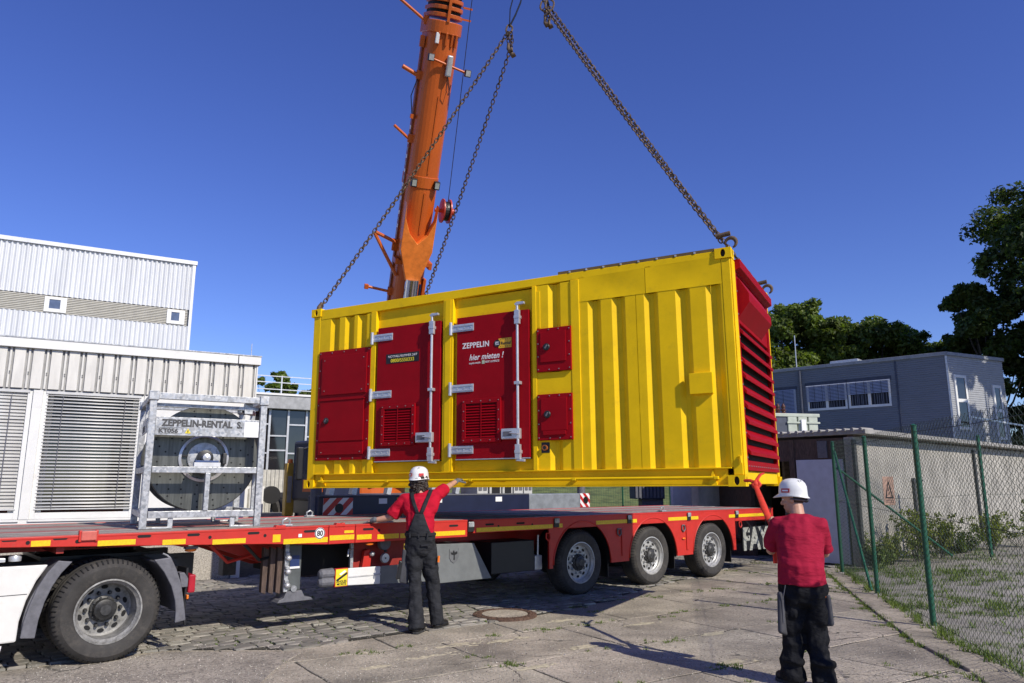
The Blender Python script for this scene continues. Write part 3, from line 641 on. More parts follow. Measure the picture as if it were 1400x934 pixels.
for i, (lab, p, q, tw, hr) in enumerate(tl):
    c = thing("lifting_chain", lab, "chain", p, 0, "chains lifting the container")
    pr = bpy.data.objects.new("link", LKD)
    chain(c, p, q, pr, Vector(p), sag=.05 if i != 1 else .08, twist=.3 * i)
    yaw = R_(151.861 - 180)
    e = q - Vector(p)
    if i > 1:
        hook(c, (e.x + math.cos(yaw) * .10, e.y + math.sin(yaw) * .10, e.z - .03), .125, yaw)
        M().tube([e + Vector((-.06, .03, .07)), e + Vector((math.cos(yaw) * .10, math.sin(yaw) * .10, .09))], .03, 8).build("clevis", RUST, c, smooth=50)
    else: M().tube([e + Vector((.03, 0, .10)), e + Vector((-.01, 0, .02)), e + Vector((-.02, -.04, -.06))], [.025, .04, .025], 8).build("clevis", RUST, c, smooth=50)
    # shortening hooks dangling under the upper end
    for dx, dz in (((.0, -.34), (.05, -.42)) if i == 0 else ((-.02, -.30),) if i == 2 else ((-.02, -.36),) if i == 3 else ()):
        for kk in range(int((-dz - .12) / .06)):
            l_ = pr.copy(); COL.objects.link(l_); l_.parent = c; l_.location = (dx + random.uniform(-.012, .012), -.03, -.05 - kk * .06); l_.rotation_euler = (0, 0, 1.57 * (kk % 2) + .5)
        m = M().tube([(dx, -.03, dz + .12), (dx, -.03, dz + .02), (dx + .02, -.05, dz - .03), (dx + .06, -.06, dz - .01)], [.02, .03, .04, .035], 8); m.build("shortening_hook", RUST, c, smooth=50)
    bpy.data.objects.remove(pr)
top = thing("sling_hanger", "black webbing loops and steel rings joining the chains at the top edge", "lifting gear", tuple(UPK((.23, 10.3, 9.33))))
M().tube([(-.28, -.02, -.80), (-.27, 0, -.5), (-.2, 0, -.2), (-.06, 0, .1)], .028, 8, flat=.35).build("webbing_loop", BLK, top)
M().tube([(-.28, .02, -.80), (-.18, .02, -.58), (-.10, .02, -.36), (0, 0, .1)], .035, 8, flat=.35).build("webbing_loop", BLK, top)
M().tube([(.30, -.02, -.45), (.22, 0, -.2), (.06, 0, .1)], .03, 8, flat=.35).build("webbing_loop", BLK, top)
M().tube([(.36, .0, -.42), (.28, 0, -.15), (.08, 0, .12)], .03, 8, flat=.35).build("webbing_loop", BLK, top)
for dx, dz, s in ((.28, -.44, .15), (.37, -.42, .17), (-.285, -.86, .12), (0, .16, .3)):
    o = ring_mesh(s * 1.25, s * .8, .016, 14, 6).build("ring", RUST, top, smooth=50); o.location = (dx, 0, dz); o.rotation_euler = (0, .3, .4)
M().lathe([(.0, .3), (.09, .32), (.12, .42), (.10, .55), (.0, .58)], axis='z', n=14).build("hook_block", ORNG, top, smooth=50)
M().tube([(0, 0, .58), (0, 0, 11.0)], .012, 6).build("hoist_rope", BLK, top)
# ------------------------------------------------------------------ low-bed semi-trailer
TY = 41.15
tr = thing("semi_trailer", "long red flatbed trailer with yellow reflective strips and three axles", "trailer", (-3.707, 7.22, 0), TY)
Z1 = 1.150
def rail_bot(t):
    P = [(-7, 1.09), (-.94, 1.08), (1.41, .992), (2.165, .950), (4.2, .945), (4.25, .985), (5.62, .985), (12, .985)]
    for (a, b), (c, d) in zip(P, P[1:]):
        if a <= t <= c: return b + (d - b) * (t - a) / (c - a)
for a, b in ((-7, 2.162), (2.168, 2.503), (2.509, 4.15), (4.25, 10.40), (10.405, 11.75)):
    ks = [a] + [t for t in (-.94, 1.41) if a < t < b] + [b]
    m = M(); m.prism([(t, rail_bot(t) + (.05 if a > 10.4 else 0) - (.09 if a > 10.4 else 0)) for t in ks] + [(b, Z1), (a, Z1)], 0, .06)
    if a > 4: pass
    o = m.build("side_rail", TRED, tr, bev=.006)
    M().box(a, -.004, Z1 - .012, b, .10, Z1 + .010).build("rail_lip", TRED, o, bev=.004)
M().box(-7, 2.50, .98, 11.75, 2.55, 1.16).build("side_rail", TRED, tr, bev=.006)
M().box(11.72, .061, .90, 11.78, 2.499, 1.15).build("rear_beam", TRED, tr, bev=.006)
# deck boards and steel strips
def boards(y0, y1, n, m_, nm):
    w_ = (y1 - y0) / n
    for j in range(n):
        t = -7.0
        while t < 11.6:
            L = min(random.uniform(3.2, 4.2), 11.7 - t)
            M().box(t + .004, y0 + j * w_ + .004, 1.13, t + L - .004, y0 + (j + 1) * w_ - .004, 1.158 + random.uniform(-.003, .003)).build(nm, m_, tr)
            t += L
boards(.11, .78, 4, WOOD, "deck_board"); boards(.96, 1.59, 4, WOOD, "deck_board"); boards(1.77, 2.44, 4, WOOD, "deck_board")
FRED = mat("scuffed red steel", (.42, .06, .05), .6, var=.2, scale=6, dirt=((.25, .20, .18), 5, .5, .7), stretch=(1, 4, 1))
for y in (.785, 1.595):
    for t0, t1 in ((-7, -2.8), (-2.79, 1.6), (1.61, 6.0), (6.01, 11.7)): M().box(t0, y, 1.13, t1, y + .17, 1.160).build("deck_strip", FRED, tr)
# chassis
for y in (.72, 1.74):
    M().prism([(-6.5, .98), (1.0, .98), (2.0, .62), (11.6, .62), (11.6, 1.12), (-6.5, 1.12)], y, y + .09).build("chassis_beam", TRED, tr)
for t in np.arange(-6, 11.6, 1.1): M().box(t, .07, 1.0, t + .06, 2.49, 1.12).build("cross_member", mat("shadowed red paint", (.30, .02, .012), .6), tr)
# slots, holes, markers on the rail
sl_ = M()
for a, b, z in ((-.938, -.817, 1.142), (-.551, -.43, 1.139), (.152, .28, 1.127), (.613, .741, 1.121), (1.228, 1.36, 1.112), (1.86, 2.02, 1.105), (2.60, 2.75, 1.10), (3.25, 3.40, 1.095), (3.85, 4.0, 1.095), (4.45, 4.6, 1.09), (5.0, 5.16, 1.088), (-2.2, -2.05, 1.15), (-1.6, -1.45, 1.15)):
    sl_.prism([(a + .012, z - .014), (b - .012, z - .014), (b, z), (b - .012, z + .012), (a + .012, z + .012), (a, z)], -.0025, .01)
for t, z in ((-.738, 1.112), (-.353, 1.104), (.841, 1.088), (1.42, 1.08), (2.06, 1.085), (2.82, 1.08), (3.46, 1.075), (4.68, 1.06), (5.3, 1.06)):
    sl_.lathe([(.017, .01), (.017, -.0025), (0, -.0025)], (t, 0, z), 'y', 12)
sl_.build("rail_slots", DARK, tr)["kind"] = "stuff"
def tape(a, b, z0, z1): return M().prism([(a, z0), (b, z0 - (b - a) * .0), (b, z1), (a, z1)], -.004, .005).build("reflective_strip", REFY, tr)
for a, b in ((-.714, -.565), (-.184, .141), (.386, .604), (.869, 1.212)): tape(a, b, rail_bot((a + b) / 2) + .008, rail_bot((a + b) / 2) + .058)
M().box(1.507, -.004, 1.005, 1.594, .005, 1.085).build("side_marker", mat("amber marker", (.85, .5, .01), .3), tr)
for a, b, z in ((1.63, 2.155, .978), (2.178, 2.49, .992), (2.525, 2.72, .985), (2.80, 3.10, .978), (3.12, 3.5, .975), (3.51, 4.11, .975), (4.30, 5.70, .997), (5.80, 5.9, 1.0)): tape(a, b, z, z + .055)
for a, b in ((6.62, 7.35), (7.45, 7.58), (8.40, 8.93), (9.03, 9.25), (10.20, 10.40), (10.52, 11.65)): M().box(a, -.0045, 1.015, b, .004, 1.07).build("reflective_strip", REFY, tr)
ad = M().lathe([(.062, .004), (.062, -.006), (0, -.006)], (2.055, 0, 1.078), 'y', 28).build("speed_disc", PAP, tr)
M().lathe([(.060, 0), (.052, 0), (.052, -.0012), (.060, -.0012)], (2.055, -.0055, 1.078), 'y', 28, closed=True).build("disc_ring", INK, ad)
text("80", .082, INK, ad, (2.055, -.0075, 1.05), bold=.002, align='CENTER', sx=.9)
M().box(1.80, -.004, 1.045, 1.84, .004, 1.08).build("sticker", PAP, tr)
M().box(2.36, -.004, 1.065, 2.48, .004, 1.095).build("sticker", REFY, tr)
M().box(-.33, -.03, 1.11, -.2, .02, 1.195).build("lashing_bracket", mat("pale red paint", (.55, .12, .09), .5), tr, bev=.008)
for t in (-.335, -.2): M().box(t - .012, -.02, 1.10, t + .012, .03, 1.20).build("bracket_ear", TRED, tr, bev=.004)
for t in (1.52, 2.24, 3.3): M().prism([(t, 1.14), (t + .13, 1.14), (t + .12, 1.185), (t + .08, 1.175), (t + .02, 1.185)], -.01, .06).build("latch", TRED, tr, bev=.004)
for t in (4.20, 5.77, 7.39, 8.97, 10.45):
    c = M().box(t - .05, -.018, 1.005, t + .05, .02, 1.13).build("stanchion_pocket", BLK, tr, bev=.006)
    M().box(t - .045, -.03, 1.065, t + .045, -.012, 1.135).build("clamp", GALV, c, bev=.008)
# the yellow-red lashing ring points on deck
for t, y in ((1.75, .22), (8.5, .2), (3.05, 2.3)):
    c = M().box(t - .06, y - .05, 1.158, t + .06, y + .05, 1.18).build("ring_mount", GALV, tr, bev=.006)
    M().tube([(t - .04, y, 1.175), (t - .045, y - .01, 1.22), (t, y - .015, 1.245), (t + .045, y - .01, 1.22), (t + .04, y, 1.175)], .012, 6).build("lashing_ring", GALV, c, smooth=50)
# wheel arches with skirts between them
CT = (6.33, 8.0, 9.69); RA = .625
def low(t):
    for c in CT:
        if abs(t - c) < RA: return .46 + math.sqrt(RA * RA - (t - c) ** 2)
    return .435
for a, b in ((5.63, 5.705), (CT[0] + .62, CT[1] - .62), (CT[1] + .62, CT[2] - .62), (CT[2] + .62, 10.40)):
    pass
ts = sorted(set([5.63, 10.40] + [c + RA * math.cos(R_(k)) for c in CT for k in range(0, 181, 6)] + [c + s * RA * 1.0005 for c in CT for s in (-1, 1)])); ts = [t for t in ts if 5.63 <= t <= 10.40]
m = M(); n = len(ts)
V = [(t, .004, low(t)) for t in ts] + [(t, .004, 1.094 if True else 0) for t in ts] + [(t, .03, low(t)) for t in ts] + [(t, .03, 1.094) for t in ts]
m.add(V, [(i, i + 1, n + i + 1, n + i) for i in range(n - 1)] + [(2 * n + i + 1, 2 * n + i, 3 * n + i, 3 * n + i + 1) for i in range(n - 1)] + [(i + 1, i, 2 * n + i, 2 * n + i + 1) for i in range(n - 1)])
sk_ = m.build("wheel_skirt", TRED, tr)
for c in CT:
    pts = [(c + RA * math.cos(R_(k)), .46 + RA * math.sin(R_(k))) for k in range(-4, 185, 8)]
    m = M(); q = len(pts); m.add([(a, .031, b) for a, b in pts] + [(a, .42, b) for a, b in pts], [(i, i + 1, q + i + 1, q + i) for i in range(q - 1)])
    m.build("mudguard", BLK, tr, smooth=True)
    M().tube([(c + RA * .99 * math.cos(R_(k)), .003, .46 + RA * .99 * math.sin(R_(k))) for k in range(2, 179, 8)], .012, 6).build("arch_edge", TRED, tr, smooth=True)
    M().box(c + .60, .06, .22, c + .615, .36, .6).build("mud_flap", BLK, tr)
for t in (5.60, 7.14, 8.80, 10.55):
    q = M().tube([(t - .035, -.008, .93), (t - .04, -.012, .86), (t, -.014, .825), (t + .04, -.012, .86), (t + .035, -.008, .93), (t - .035, -.008, .93)], .012, 6).build("tie_ring", TRED if t in (5.6, 10.55) else GPL, tr, smooth=50)
for t in (7.16, 8.84): M().box(t - .10 + .14, -.012, .52, t + .10, .003, .93).build("skirt_rib", TRED, tr, bev=.004)
M().ell((8.80, -.012, .71), (.045, .014, .018), 12, 8).build("side_lamp", ORPL, tr, smooth=True)
RIMT = mat("dusty shaded truck rim", (.30, .295, .28), .55, .2, var=.2, scale=12, dirt=((.07, .065, .06), 16, .48, .72))  # darker copy of the rim steel: shade of the deep dish in its colour
def wheel(parent, x, y, r, k, dish, side=-1, truck=False):
    """tyre with rim, hub and nuts; outer face towards local -y times side"""
    s = -side; H_ = .145
    f = lambda pr: [(a, b * s) for a, b in pr]
    ty = M().lathe(f([(r * .60, -H_ + .01), (r * .66, -H_ - .012), (r * .72, -H_ - .018), (r * .86, -H_ - .022), (r * .94, -H_ + .002), (r * .985, -H_ + .03), (r, -H_ + .05), (r, -.06), (r * .985, -.055), (r * .985, -.045), (r, -.04), (r, .04), (r * .985, .045), (r * .985, .055), (r, .06), (r, H_ - .05), (r * .94, H_), (r * .8, H_ + .02), (r * .6, H_ - .01)]), n=56, closed=True).build("wheel", RUB, parent, smooth=35, loc=(x, y, r))
    gro = M()
    for i in range(64):
        a = 2 * math.pi * i / 64; c_, s_ = math.cos(a), math.sin(a)
        gro.bar((c_ * r * .93, (-H_ - .003) * s, s_ * r * .93), (c_ * (r + .003), (-H_ + .045) * s, s_ * (r + .003)), .014, .006)
    gro.build("tread_grooves", DARK, ty)["kind"] = "stuff"
    R1 = r * .60
    prof = [(R1 * 1.03, -H_ + .0), (R1 * 1.05, -H_ - .006), (R1 * 1.0, -H_ - .008), (R1 * .97, -H_ + .012), (R1 * .90, -H_ + .03), (R1 * .885, dish - .012), (R1 * .82, dish), (R1 * .42, dish - .004), (R1 * .40, dish)]
    rm = M().lathe(f(prof), n=40).build("rim", RIMT if truck else RIM, ty, smooth=35)
    ho = M()
    for i in range(10):
        a = 2 * math.pi * (i + .5) / 10; ho.add([(R1 * .715 * math.cos(a) + .030 * math.cos(q) * (-math.sin(a)) + .019 * math.sin(q) * math.cos(a), (dish - .006) * s, R1 * .715 * math.sin(a) + .030 * math.cos(q) * math.cos(a) + .019 * math.sin(q) * math.sin(a)) for q in np.linspace(0, 6.283, 13)[:-1]], [tuple(range(12))])
    ho.build("rim_hole", DARK, rm)["kind"] = "stuff"
    nu = M()
    for i in range(10):
        a = 2 * math.pi * i / 10; nu.lathe(f([(.020, dish), (.018, dish - .03), (.012, dish - .045), (0, dish - .045)]), (R1 * .545 * math.cos(a), 0, R1 * .545 * math.sin(a)), 'y', 7)
    nu.build("wheel_nut", HUBM if truck else RIM, rm, smooth=40)["kind"] = "stuff"
    hl = .13 if truck else .085
    hb = M().lathe(f([(R1 * .43, dish), (R1 * .43, dish - .03), (R1 * .36, dish - .04), (R1 * .33, dish - hl * .75), (R1 * .20, dish - hl * .9), (R1 * .17, dish - hl), (0, dish - hl)]), n=28).build("hub", HUBM, ty, smooth=35)
    nb = M()
    for i in range(10):
        a = 2 * math.pi * i / 10; nb.lathe(f([(.011, dish - .03), (.011, dish - .052), (0, dish - .052)]), (R1 * .385 * math.cos(a), 0, R1 * .385 * math.sin(a)), 'y', 6)
    nb.build("hub_bolt", HUBM, hb)["kind"] = "stuff"
    return ty
for c in CT:
    wheel(tr, c, .20, .475, 0, -.075); wheel(tr, c, 2.34, .475, 0, -.075, side=1)
    M().tube([(c, .3, .475), (c, 2.2, .475)], .065, 10).build("axle", BLK, tr)
    M().box(c - .3, .55, .40, c + .2, .68, .62).build("suspension_arm", BLK, tr)
# under-run guard, lockers and landing leg
gd = M().prism([(2.48, .470), (2.915, .453), (2.915, .655), (2.48, .661)], .09, .115).build("side_guard", WHT, tr, bev=.008)
M().box(2.49, .083, .555, 2.915, .0905, .572).build("guard_rib", mat("guard groove grey", (.5, .5, .5)), gd, bev=.003)
M().prism([(2.915, .453), (3.72, .42), (3.72, .66), (2.925, .655), (2.905, .62), (2.925, .58), (2.90, .54), (2.92, .50)], .091, .112).build("guard_board", GPAN, tr, bev=.003)
ec = M(); ec.lathe([(0, 2.13), (.03, 2.135), (.055, 2.16), (.06, 2.31), (0, 2.31)], (0, .14, .615), 'x', 14); ec.lathe([(0, 2.13), (.03, 2.135), (.055, 2.16), (.06, 2.31), (0, 2.31)], (0, .14, .525), 'x', 14); ec.box(2.16, .10, .53, 2.31, .18, .61)
ec.build("guard_end_cap", GPL, tr, bev=.006)
ss = M().box(2.312, .082, .466, 2.476, .12, .668).build("warning_sign", REFR, tr, bev=.002)
M().box(2.32, .078, .474, 2.468, .0815, .660).build("sign_face", mat("sign yellow", (.82, .66, .03), .4), ss)
M().prism([(2.325, .545), (2.46, .625), (2.465, .60), (2.335, .525)], .0755, .0778).build("sign_mark", INK, ss); M().prism([(2.36, .605), (2.43, .645), (2.45, .632), (2.385, .592)], .0745, .0777).build("sign_mark", PAP, ss)
text("ANGLES", .036, INK, ss, (2.394, .0772, .512), align='CENTER', bold=.001); text("MORTS", .036, INK, ss, (2.394, .0772, .482), align='CENTER', bold=.001)
lk = M().prism([(3.725, .385), (4.64, .381), (4.335, .852), (3.725, .869)], .088, .5).build("locker", GPAN, tr, bev=.008)
em = M().prism([(4.0, .78), (3.94, .77), (3.925, .80), (3.925, .69), (3.95, .645), (4.0, .615), (4.05, .645), (4.075, .69), (4.075, .80), (4.06, .77)], .080, .0875).build("shield_emblem", mat("emblem grey", (.12, .125, .13)), lk, bev=.002)
M().prism([(3.99, .66), (4.01, .66), (4.008, .72), (4.05, .735), (4.045, .765), (4.01, .75), (3.99, .78), (3.975, .75), (3.945, .755), (3.955, .73), (3.992, .72)], .076, .0805).build("tree_mark", INK, lk)
M().box(4.66, .12, .42, 5.45, .6, .84).build("locker", BLK, tr, bev=.01)
M().box(5.48, .14, .42, 5.62, .28, .62).build("valve_box", ALU, tr, bev=.01); M().tube([(5.55, .16, .62), (5.56, .16, .9)], .014, 6).build("valve_stem", ALU, tr)
leg = M().box(1.80, .24, .45, 1.97, .40, .95).build("landing_leg", mat("leg grey paint", (.09, .10, .10), .5), tr, bev=.01)
M().box(1.83, .232, .70, 1.94, .2395, .83).build("leg_plate", mat("blue leg plate", (.02, .04, .14), .4), leg); M().box(1.825, .228, .69, 1.945, .2385, .712).build("leg_label", PAP, leg)
M().prism([(1.70, .335), (2.12, .335), (2.10, .365), (2.02, .38), (1.98, .45), (1.80, .45), (1.77, .38), (1.72, .365)], .22, .44).build("leg_foot", GPL, leg, bev=.006)
M().lathe([(.035, .24), (.035, .21), (0, .21)], (1.88, 0, .475), 'y', 12).build("leg_bolt", GALV, leg)
lb = M().box(1.755, .20, .45, 1.80, .235, .97).build("lamp_board", GALV, leg, bev=.004)
for z in (.52, .665, .81):
    M().ell((1.79, .185, z), (.035, .03, .03), 12, 8).build("lamp", ZINC, leg, smooth=True); M().box(1.755, .175, z + .03, 1.80, .2, z + .06).build("lamp_clip", GALV, leg, bev=.004)
for k in range(3): M().add([(1.56 + k * .065, .34 - k * .04, .45), (1.61 + k * .065, .34 - k * .04, .43), (1.625 + k * .065, .34 - k * .04, .90), (1.565 + k * .065, .34 - k * .04, .93), (1.56 + k * .065, .40 - k * .04, .45), (1.61 + k * .065, .40 - k * .04, .43), (1.625 + k * .065, .40 - k * .04, .90), (1.565 + k * .065, .40 - k * .04, .93)],
    [(0, 1, 2, 3), (7, 6, 5, 4), (0, 4, 5, 1), (1, 5, 6, 2), (2, 6, 7, 3), (3, 7, 4, 0)]).build("timber_chock", OWOOD, tr)
M().box(1.80, 2.14, .45, 1.97, 2.30, .95).build("landing_leg", GPL, tr)
gm = M().lathe([(.0, .22), (.055, .22), (.06, .25), (.0, .27)], (3.06, 0, .73), 'y', 18).build("gauge", ALU, tr, smooth=40); M().lathe([(.0, .215), (.01, .215), (.01, .22)], (3.06, 0, .73), 'y', 8).build("gauge_pin", BLK, gm)
M().lathe([(.0, .20), (.075, .2), (.08, .26), (.0, .27)], (3.04, 0, .905), 'y', 20).build("coupling_head", GPL, tr, smooth=40)
M().tube([(3.05, .23, .86), (3.06, .22, .80)], .02, 8).build("coupling_pipe", BLK, tr)
M().prism([(2.75, .64), (2.87, .64), (2.87, .76), (2.90, .80), (2.84, .85), (2.78, .83)], .24, .30).build("valve_bracket", TRED, tr, bev=.006)
M().ell((2.87, .22, .79), (.035, .03, .03), 10, 8).build("valve", GALV, tr, smooth=True)
M().box(2.60, .26, .63, 2.64, .30, .93).build("crank_post", GALV, tr, bev=.006); M().tube([(2.62, .24, .86), (2.55, .22, .86), (2.53, .2, .78)], .010, 6).build("crank", GALV, tr)
M().ell((2.73, .05, .925), (.055, .02, .018), 12, 8).build("side_lamp", ORPL, tr, smooth=True); M().ell((.70, .12, .965), (.06, .04, .02), 12, 8).build("side_lamp", ORPL, tr, smooth=True)
M().box(.64, .08, .975, .76, .16, 1.0).build("lamp_bracket", GPL, tr, bev=.004)
M().box(2.1, .65, .55, 3.4, 1.9, .95).build("dark_filler_box", DARK, tr); M().box(-.2, .6, 1.0, 2.0, 1.95, 1.12).build("neck_plate", mat("neck black", (.02, .02, .02)), tr)  # first box is added, near-black, to deepen the shade under the deck
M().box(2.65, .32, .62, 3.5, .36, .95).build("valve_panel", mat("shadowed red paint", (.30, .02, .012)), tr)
M().tube([(3.6, 1.0, .6), (5.4, 1.0, .6)], .14, 14).build("air_tank", BLK, tr, smooth=40); M().tube([(3.6, 1.5, .6), (5.4, 1.5, .6)], .14, 14).build("air_tank", BLK, tr, smooth=40)
for t in (0.9, 1.25): M().tube([(t, .15, 1.0), (t + .25, .3, .8), (t + .6, .45, .85)], .018, 6).build("air_hose", TRED if t < 1 else BLK, tr)
# rear name board on black
nb_ = M().box(10.80, .12, .40, 11.9, .15, .82).build("rear_board", BLK, tr)
LET = mat("mottled white letter", (.42, .42, .37), .7, var=.25, scale=22, col2=(.20, .21, .18))
text("FAY", .56, LET, nb_, (10.815, .1175, .405), bold=.022, sx=.92)
M().tube([(10.72, .03, 1.0), (10.86, -.02, .85), (10.80, .02, .72), (10.9, .05, .62)], .01, 6).build("rope_end", BLK, tr)
M().tube([(11.3, -.02, 1.16), (11.5, -.02, 1.18), (11.62, -.02, 1.16)], .014, 6).build("lashing_strap", BLK, tr)
for dx in (0, .05): M().tube([(11.45 + dx * .3, -.02, 1.17), (11.42 + dx, -.03, 1.0), (11.40 + dx * 2.2, -.02, .85)], .010, 6, flat=.4).build("lashing_strap", BLK, tr)
M().box(10.5, .3, .5, 11.7, 2.2, .55).build("rear_pan", BLK, tr); M().box(5.0, .95, .55, 10.4, 1.55, 1.1).build("dark_axle_box", DARK, tr)  # long near-black box added to darken the space between the wheels

# ------------------------------------------------------------------ tractor unit under the gooseneck
tk = thing("tractor_truck", "white truck with grey mudguards round a big dusty wheel under the trailer front", "truck", (-3.707, 7.22, 0), TY)
wheel(tk, -.03, .16, .46, 0, .085, truck=True)
w2_ = wheel(tk, -.03, .50, .46, 0, .02); wheel(tk, -.03, 2.36, .46, 0, .02, side=1)
M().tube([(-.03, .5, .46), (-.03, 2.2, .46)], .10, 12).build("axle", BLK, tk)
M().box(-4.5, .75, .62, .95, .86, .88).build("chassis_rail", BLK, tk); M().box(-4.5, 1.66, .62, .95, 1.77, .88).build("chassis_rail", BLK, tk)
M().lathe([(.0, .96), (.45, .96), (.48, .90), (.0, .89)], (.0, 1.26, 0), 'z', 24).build("fifth_wheel", BLK, tk)
M().box(-.5, .75, .885, .6, 1.78, .92).build("deck_plate", BLK, tk)
def arcstrip(c, z, r0, a0, a1, y0, y1, name, m_, th=.02, n=14, rb=None):
    P = []
    for k in range(n + 1):
        a = R_(a0 + (a1 - a0) * k / n); rr = r0; P.append((c + rr * math.cos(a), z + rr * math.sin(a)))
    Q = [(c + (r0 + th) * math.cos(R_(a0 + (a1 - a0) * k / n)), z + (r0 + th) * math.sin(R_(a0 + (a1 - a0) * k / n))) for k in range(n, -1, -1)]
    return M().prism(P + Q, y0, y1).build(name, m_, tk, bev=.004)
# front half of the mudguard: curved outer cheek and the arch behind it
def cheek(pts_out, pts_in, y, name):
    P = pts_out + pts_in[::-1]; return M().prism(P, y, y + .03).build(name, GPL, tk, bev=.008)
cheek([(-.49, .945), (-.57, .84), (-.63, .72), (-.675, .58), (-.705, .44), (-.715, .312)], [(-.375, .93), (-.455, .835), (-.515, .725), (-.56, .60), (-.592, .45), (-.605, .30)], -.02, "mudguard")
arcstrip(-.03, .40, .66, 128, 182, .01, .55, "mudguard_arch", GPL)
cheek([(.475, .915), (.535, .80), (.59, .66), (.625, .50), (.645, .40), (.66, .31)], [(.32, .90), (.42, .78), (.50, .64), (.545, .50), (.558, .40), (.56, .295)], -.02, "mudguard")
arcstrip(-.03, .40, .60, 0, 52, .01, .55, "mudguard_arch", GPL)
M().tube([(.47, .0, .91), (.44, .0, .935), (.40, .0, .955)], .008, 6).build("stay", GALV, tk)
M().prism([(.57, .76), (.62, .76), (.66, .70), (.66, .62), (.60, .62)], .0, .14).build("lamp_bracket", GPL, tk, bev=.006)
M().box(.645, .03, .36, .665, .5, .80).build("rear_panel", BLK, tk)
tl_ = M().box(.666, .0, .56, .735, .40, .735).build("tail_light", mat("tail lamp red", (.40, .015, .03), .2), tk, bev=.015)
M().box(.666, .40, .56, .72, .6, .73).build("tail_light", ORPL, tk, bev=.01); M().box(.655, -.01, .505, .675, .05, .545).build("side_marker", ORPL, tk, bev=.006)
M().tube([(.655, .03, .33), (.665, .02, .29), (.67, .02, .26)], .014, 6).build("flap_hook", BLK, tk)
M().box(.64, .55, .50, .72, 2.0, .85).build("rear_crossmember", BLK, tk)
M().prism([(.30, .93), (.55, .93), (.68, .80), (.68, .60), (.60, .60), (.55, .80)], .30, .34).build("inner_arch", BLK, tk)
# white side skirt
sp = M().prism([(-4.5, .26), (-.74, .285), (-.735, .45), (-.70, .62), (-.64, .78), (-.56, .915), (-4.5, .945)], -.01, .05).build("side_skirt", TRKW, tk, bev=.015)
M().box(-1.6, -.013, .675, -.70, -.008, .680).build("skirt_seam", DARK, sp)
M().prism([(-1.5, .775), (-.93, .775), (-.915, .80), (-.93, .82), (-1.5, .82), (-1.5, .814), (-.935, .814), (-.922, .80), (-.935, .782), (-1.5, .782)], -.0125, -.008).build("flap_seam", GPL, sp)
M().tube([(-4.5, .25, .62), (-1.0, .25, .62)], .24, 20).build("fuel_tank", ALU, tk, smooth=40)
M().box(-1.6, .05, .95, -.88, .6, .985).build("step_plate", ALU, tk, bev=.006); M().lathe([(.05, .95), (.052, .985), (.045, 1.0), (0, 1.0)], (-.80, .14, 0), 'z', 16).build("filler_cap", ALU, tk, smooth=40)
M().box(-4.5, .1, .3, -1.0, 2.4, .6).build("underbody_shade", DARK, tk)  # near-black block put in to deepen the shade under the truck
M().tube([(-.85, -.02, .27), (-.86, -.02, .20), (-.87, -.02, .15)], .008, 6).build("cable", PAP, tk)

# ------------------------------------------------------------------ cable drum in its lifting frame
rk = thing("cable_drum_rack", "zinc coated steel frame holding a big perforated cable drum on the trailer deck", "cable drum", (-3.835, 7.825, 1.160), 30.14)
RW, RD, RH = 1.21, 1.36, 1.43
def beam(p, q, w=.065, h=.065, m_=GALV, name="beam"): return M().bar(p, q, w, h).build(name, m_, rk, bev=.004)
hs_ = .035
for x in (hs_, RW - hs_):
    for y in (hs_, RD - hs_):
        beam((x, y, 0), (x, y, RH - .09), .07, .07, name="post")
        M().box(x - .05, y - .05, RH - .09, x + .05, y + .05, RH + .01).build("corner_cap", GALV, rk, bev=.006)
for y in (hs_, RD - hs_):
    beam((.075, y, 1.39), (RW - .075, y, 1.39), .06, .07)
    beam((.075, y, .145), (RW - .075, y, .145), .06, .07)
    beam((.075, y, .61), (RW - .075, y, .61), .06, .065)
    beam((.63, y, .18), (.63, y, .577), .08, .05)
    for x0, x1 in ((.0, .31), (.90, RW)):
        if x0 == 0: beam((.295, y, 0), (.295, y, .11), .03, .05); beam((.07, y, .01), (.31, y, .01), .04, .02)
        else: beam((.915, y, 0), (.915, y, .11), .03, .05); beam((.90, y, .01), (RW - .07, y, .01), .04, .02)
for x in (hs_, RW - hs_):
    for z in (1.39, .145, .61): beam((x, .072, z), (x, RD - .072, z), .06, .065)
    beam((x, .30, .18), (x, .30, .577), .05, .05); beam((x, .62, 1.16), (x, .62, 1.355), .05, .05)
beam((.075, RD * .5, .12), (RW - .075, RD * .5, .12), .08, .05)
beam((.075, .12, 1.30), (RW - .075, .12, 1.30), .05, .04); beam((.93, .12, 1.28), (RW - .05, .5, 1.28), .05, .05)
M().box(.98, .09, 1.24, 1.07, .16, 1.36).build("latch_plate", GALV, rk, bev=.004)
bd = M().box(.072, .02, .972, RW - .072, .036, 1.168).build("name_board", GALV, rk, bev=.003)
text("ZEPPELIN-RENTAL", .098, INKG, bd, (.135, .0185, 1.072), bold=.005, sx=.865, space=1.03); text("S.", .098, INKG, bd, (.895, .0185, 1.072), bold=.005, sx=.865)
text("KT056", .062, INKG, bd, (.105, .0185, 1.0), bold=.003, sx=1.12)
bf = M(); bf.tube([(.085, .0195, .99), (.33, .0195, .99), (.345, .0195, 1.02), (.33, .0195, 1.055), (.085, .0195, 1.055)], .002, 4); bf.build("stencil_frame", INKG, bd)
wt = M().prism([(.365, .997), (.425, .997), (.395, 1.052)], .0165, .0195).build("warning_triangle", mat("sign yellow", (.82, .66, .03)), bd)
M().prism([(.389, 1.006), (.401, 1.006), (.398, 1.034), (.392, 1.034)], .0155, .0163).build("warning_mark", INK, wt)
M().box(.975, .016, .975, 1.13, .0185, 1.145).build("paper_label", PAP, bd)
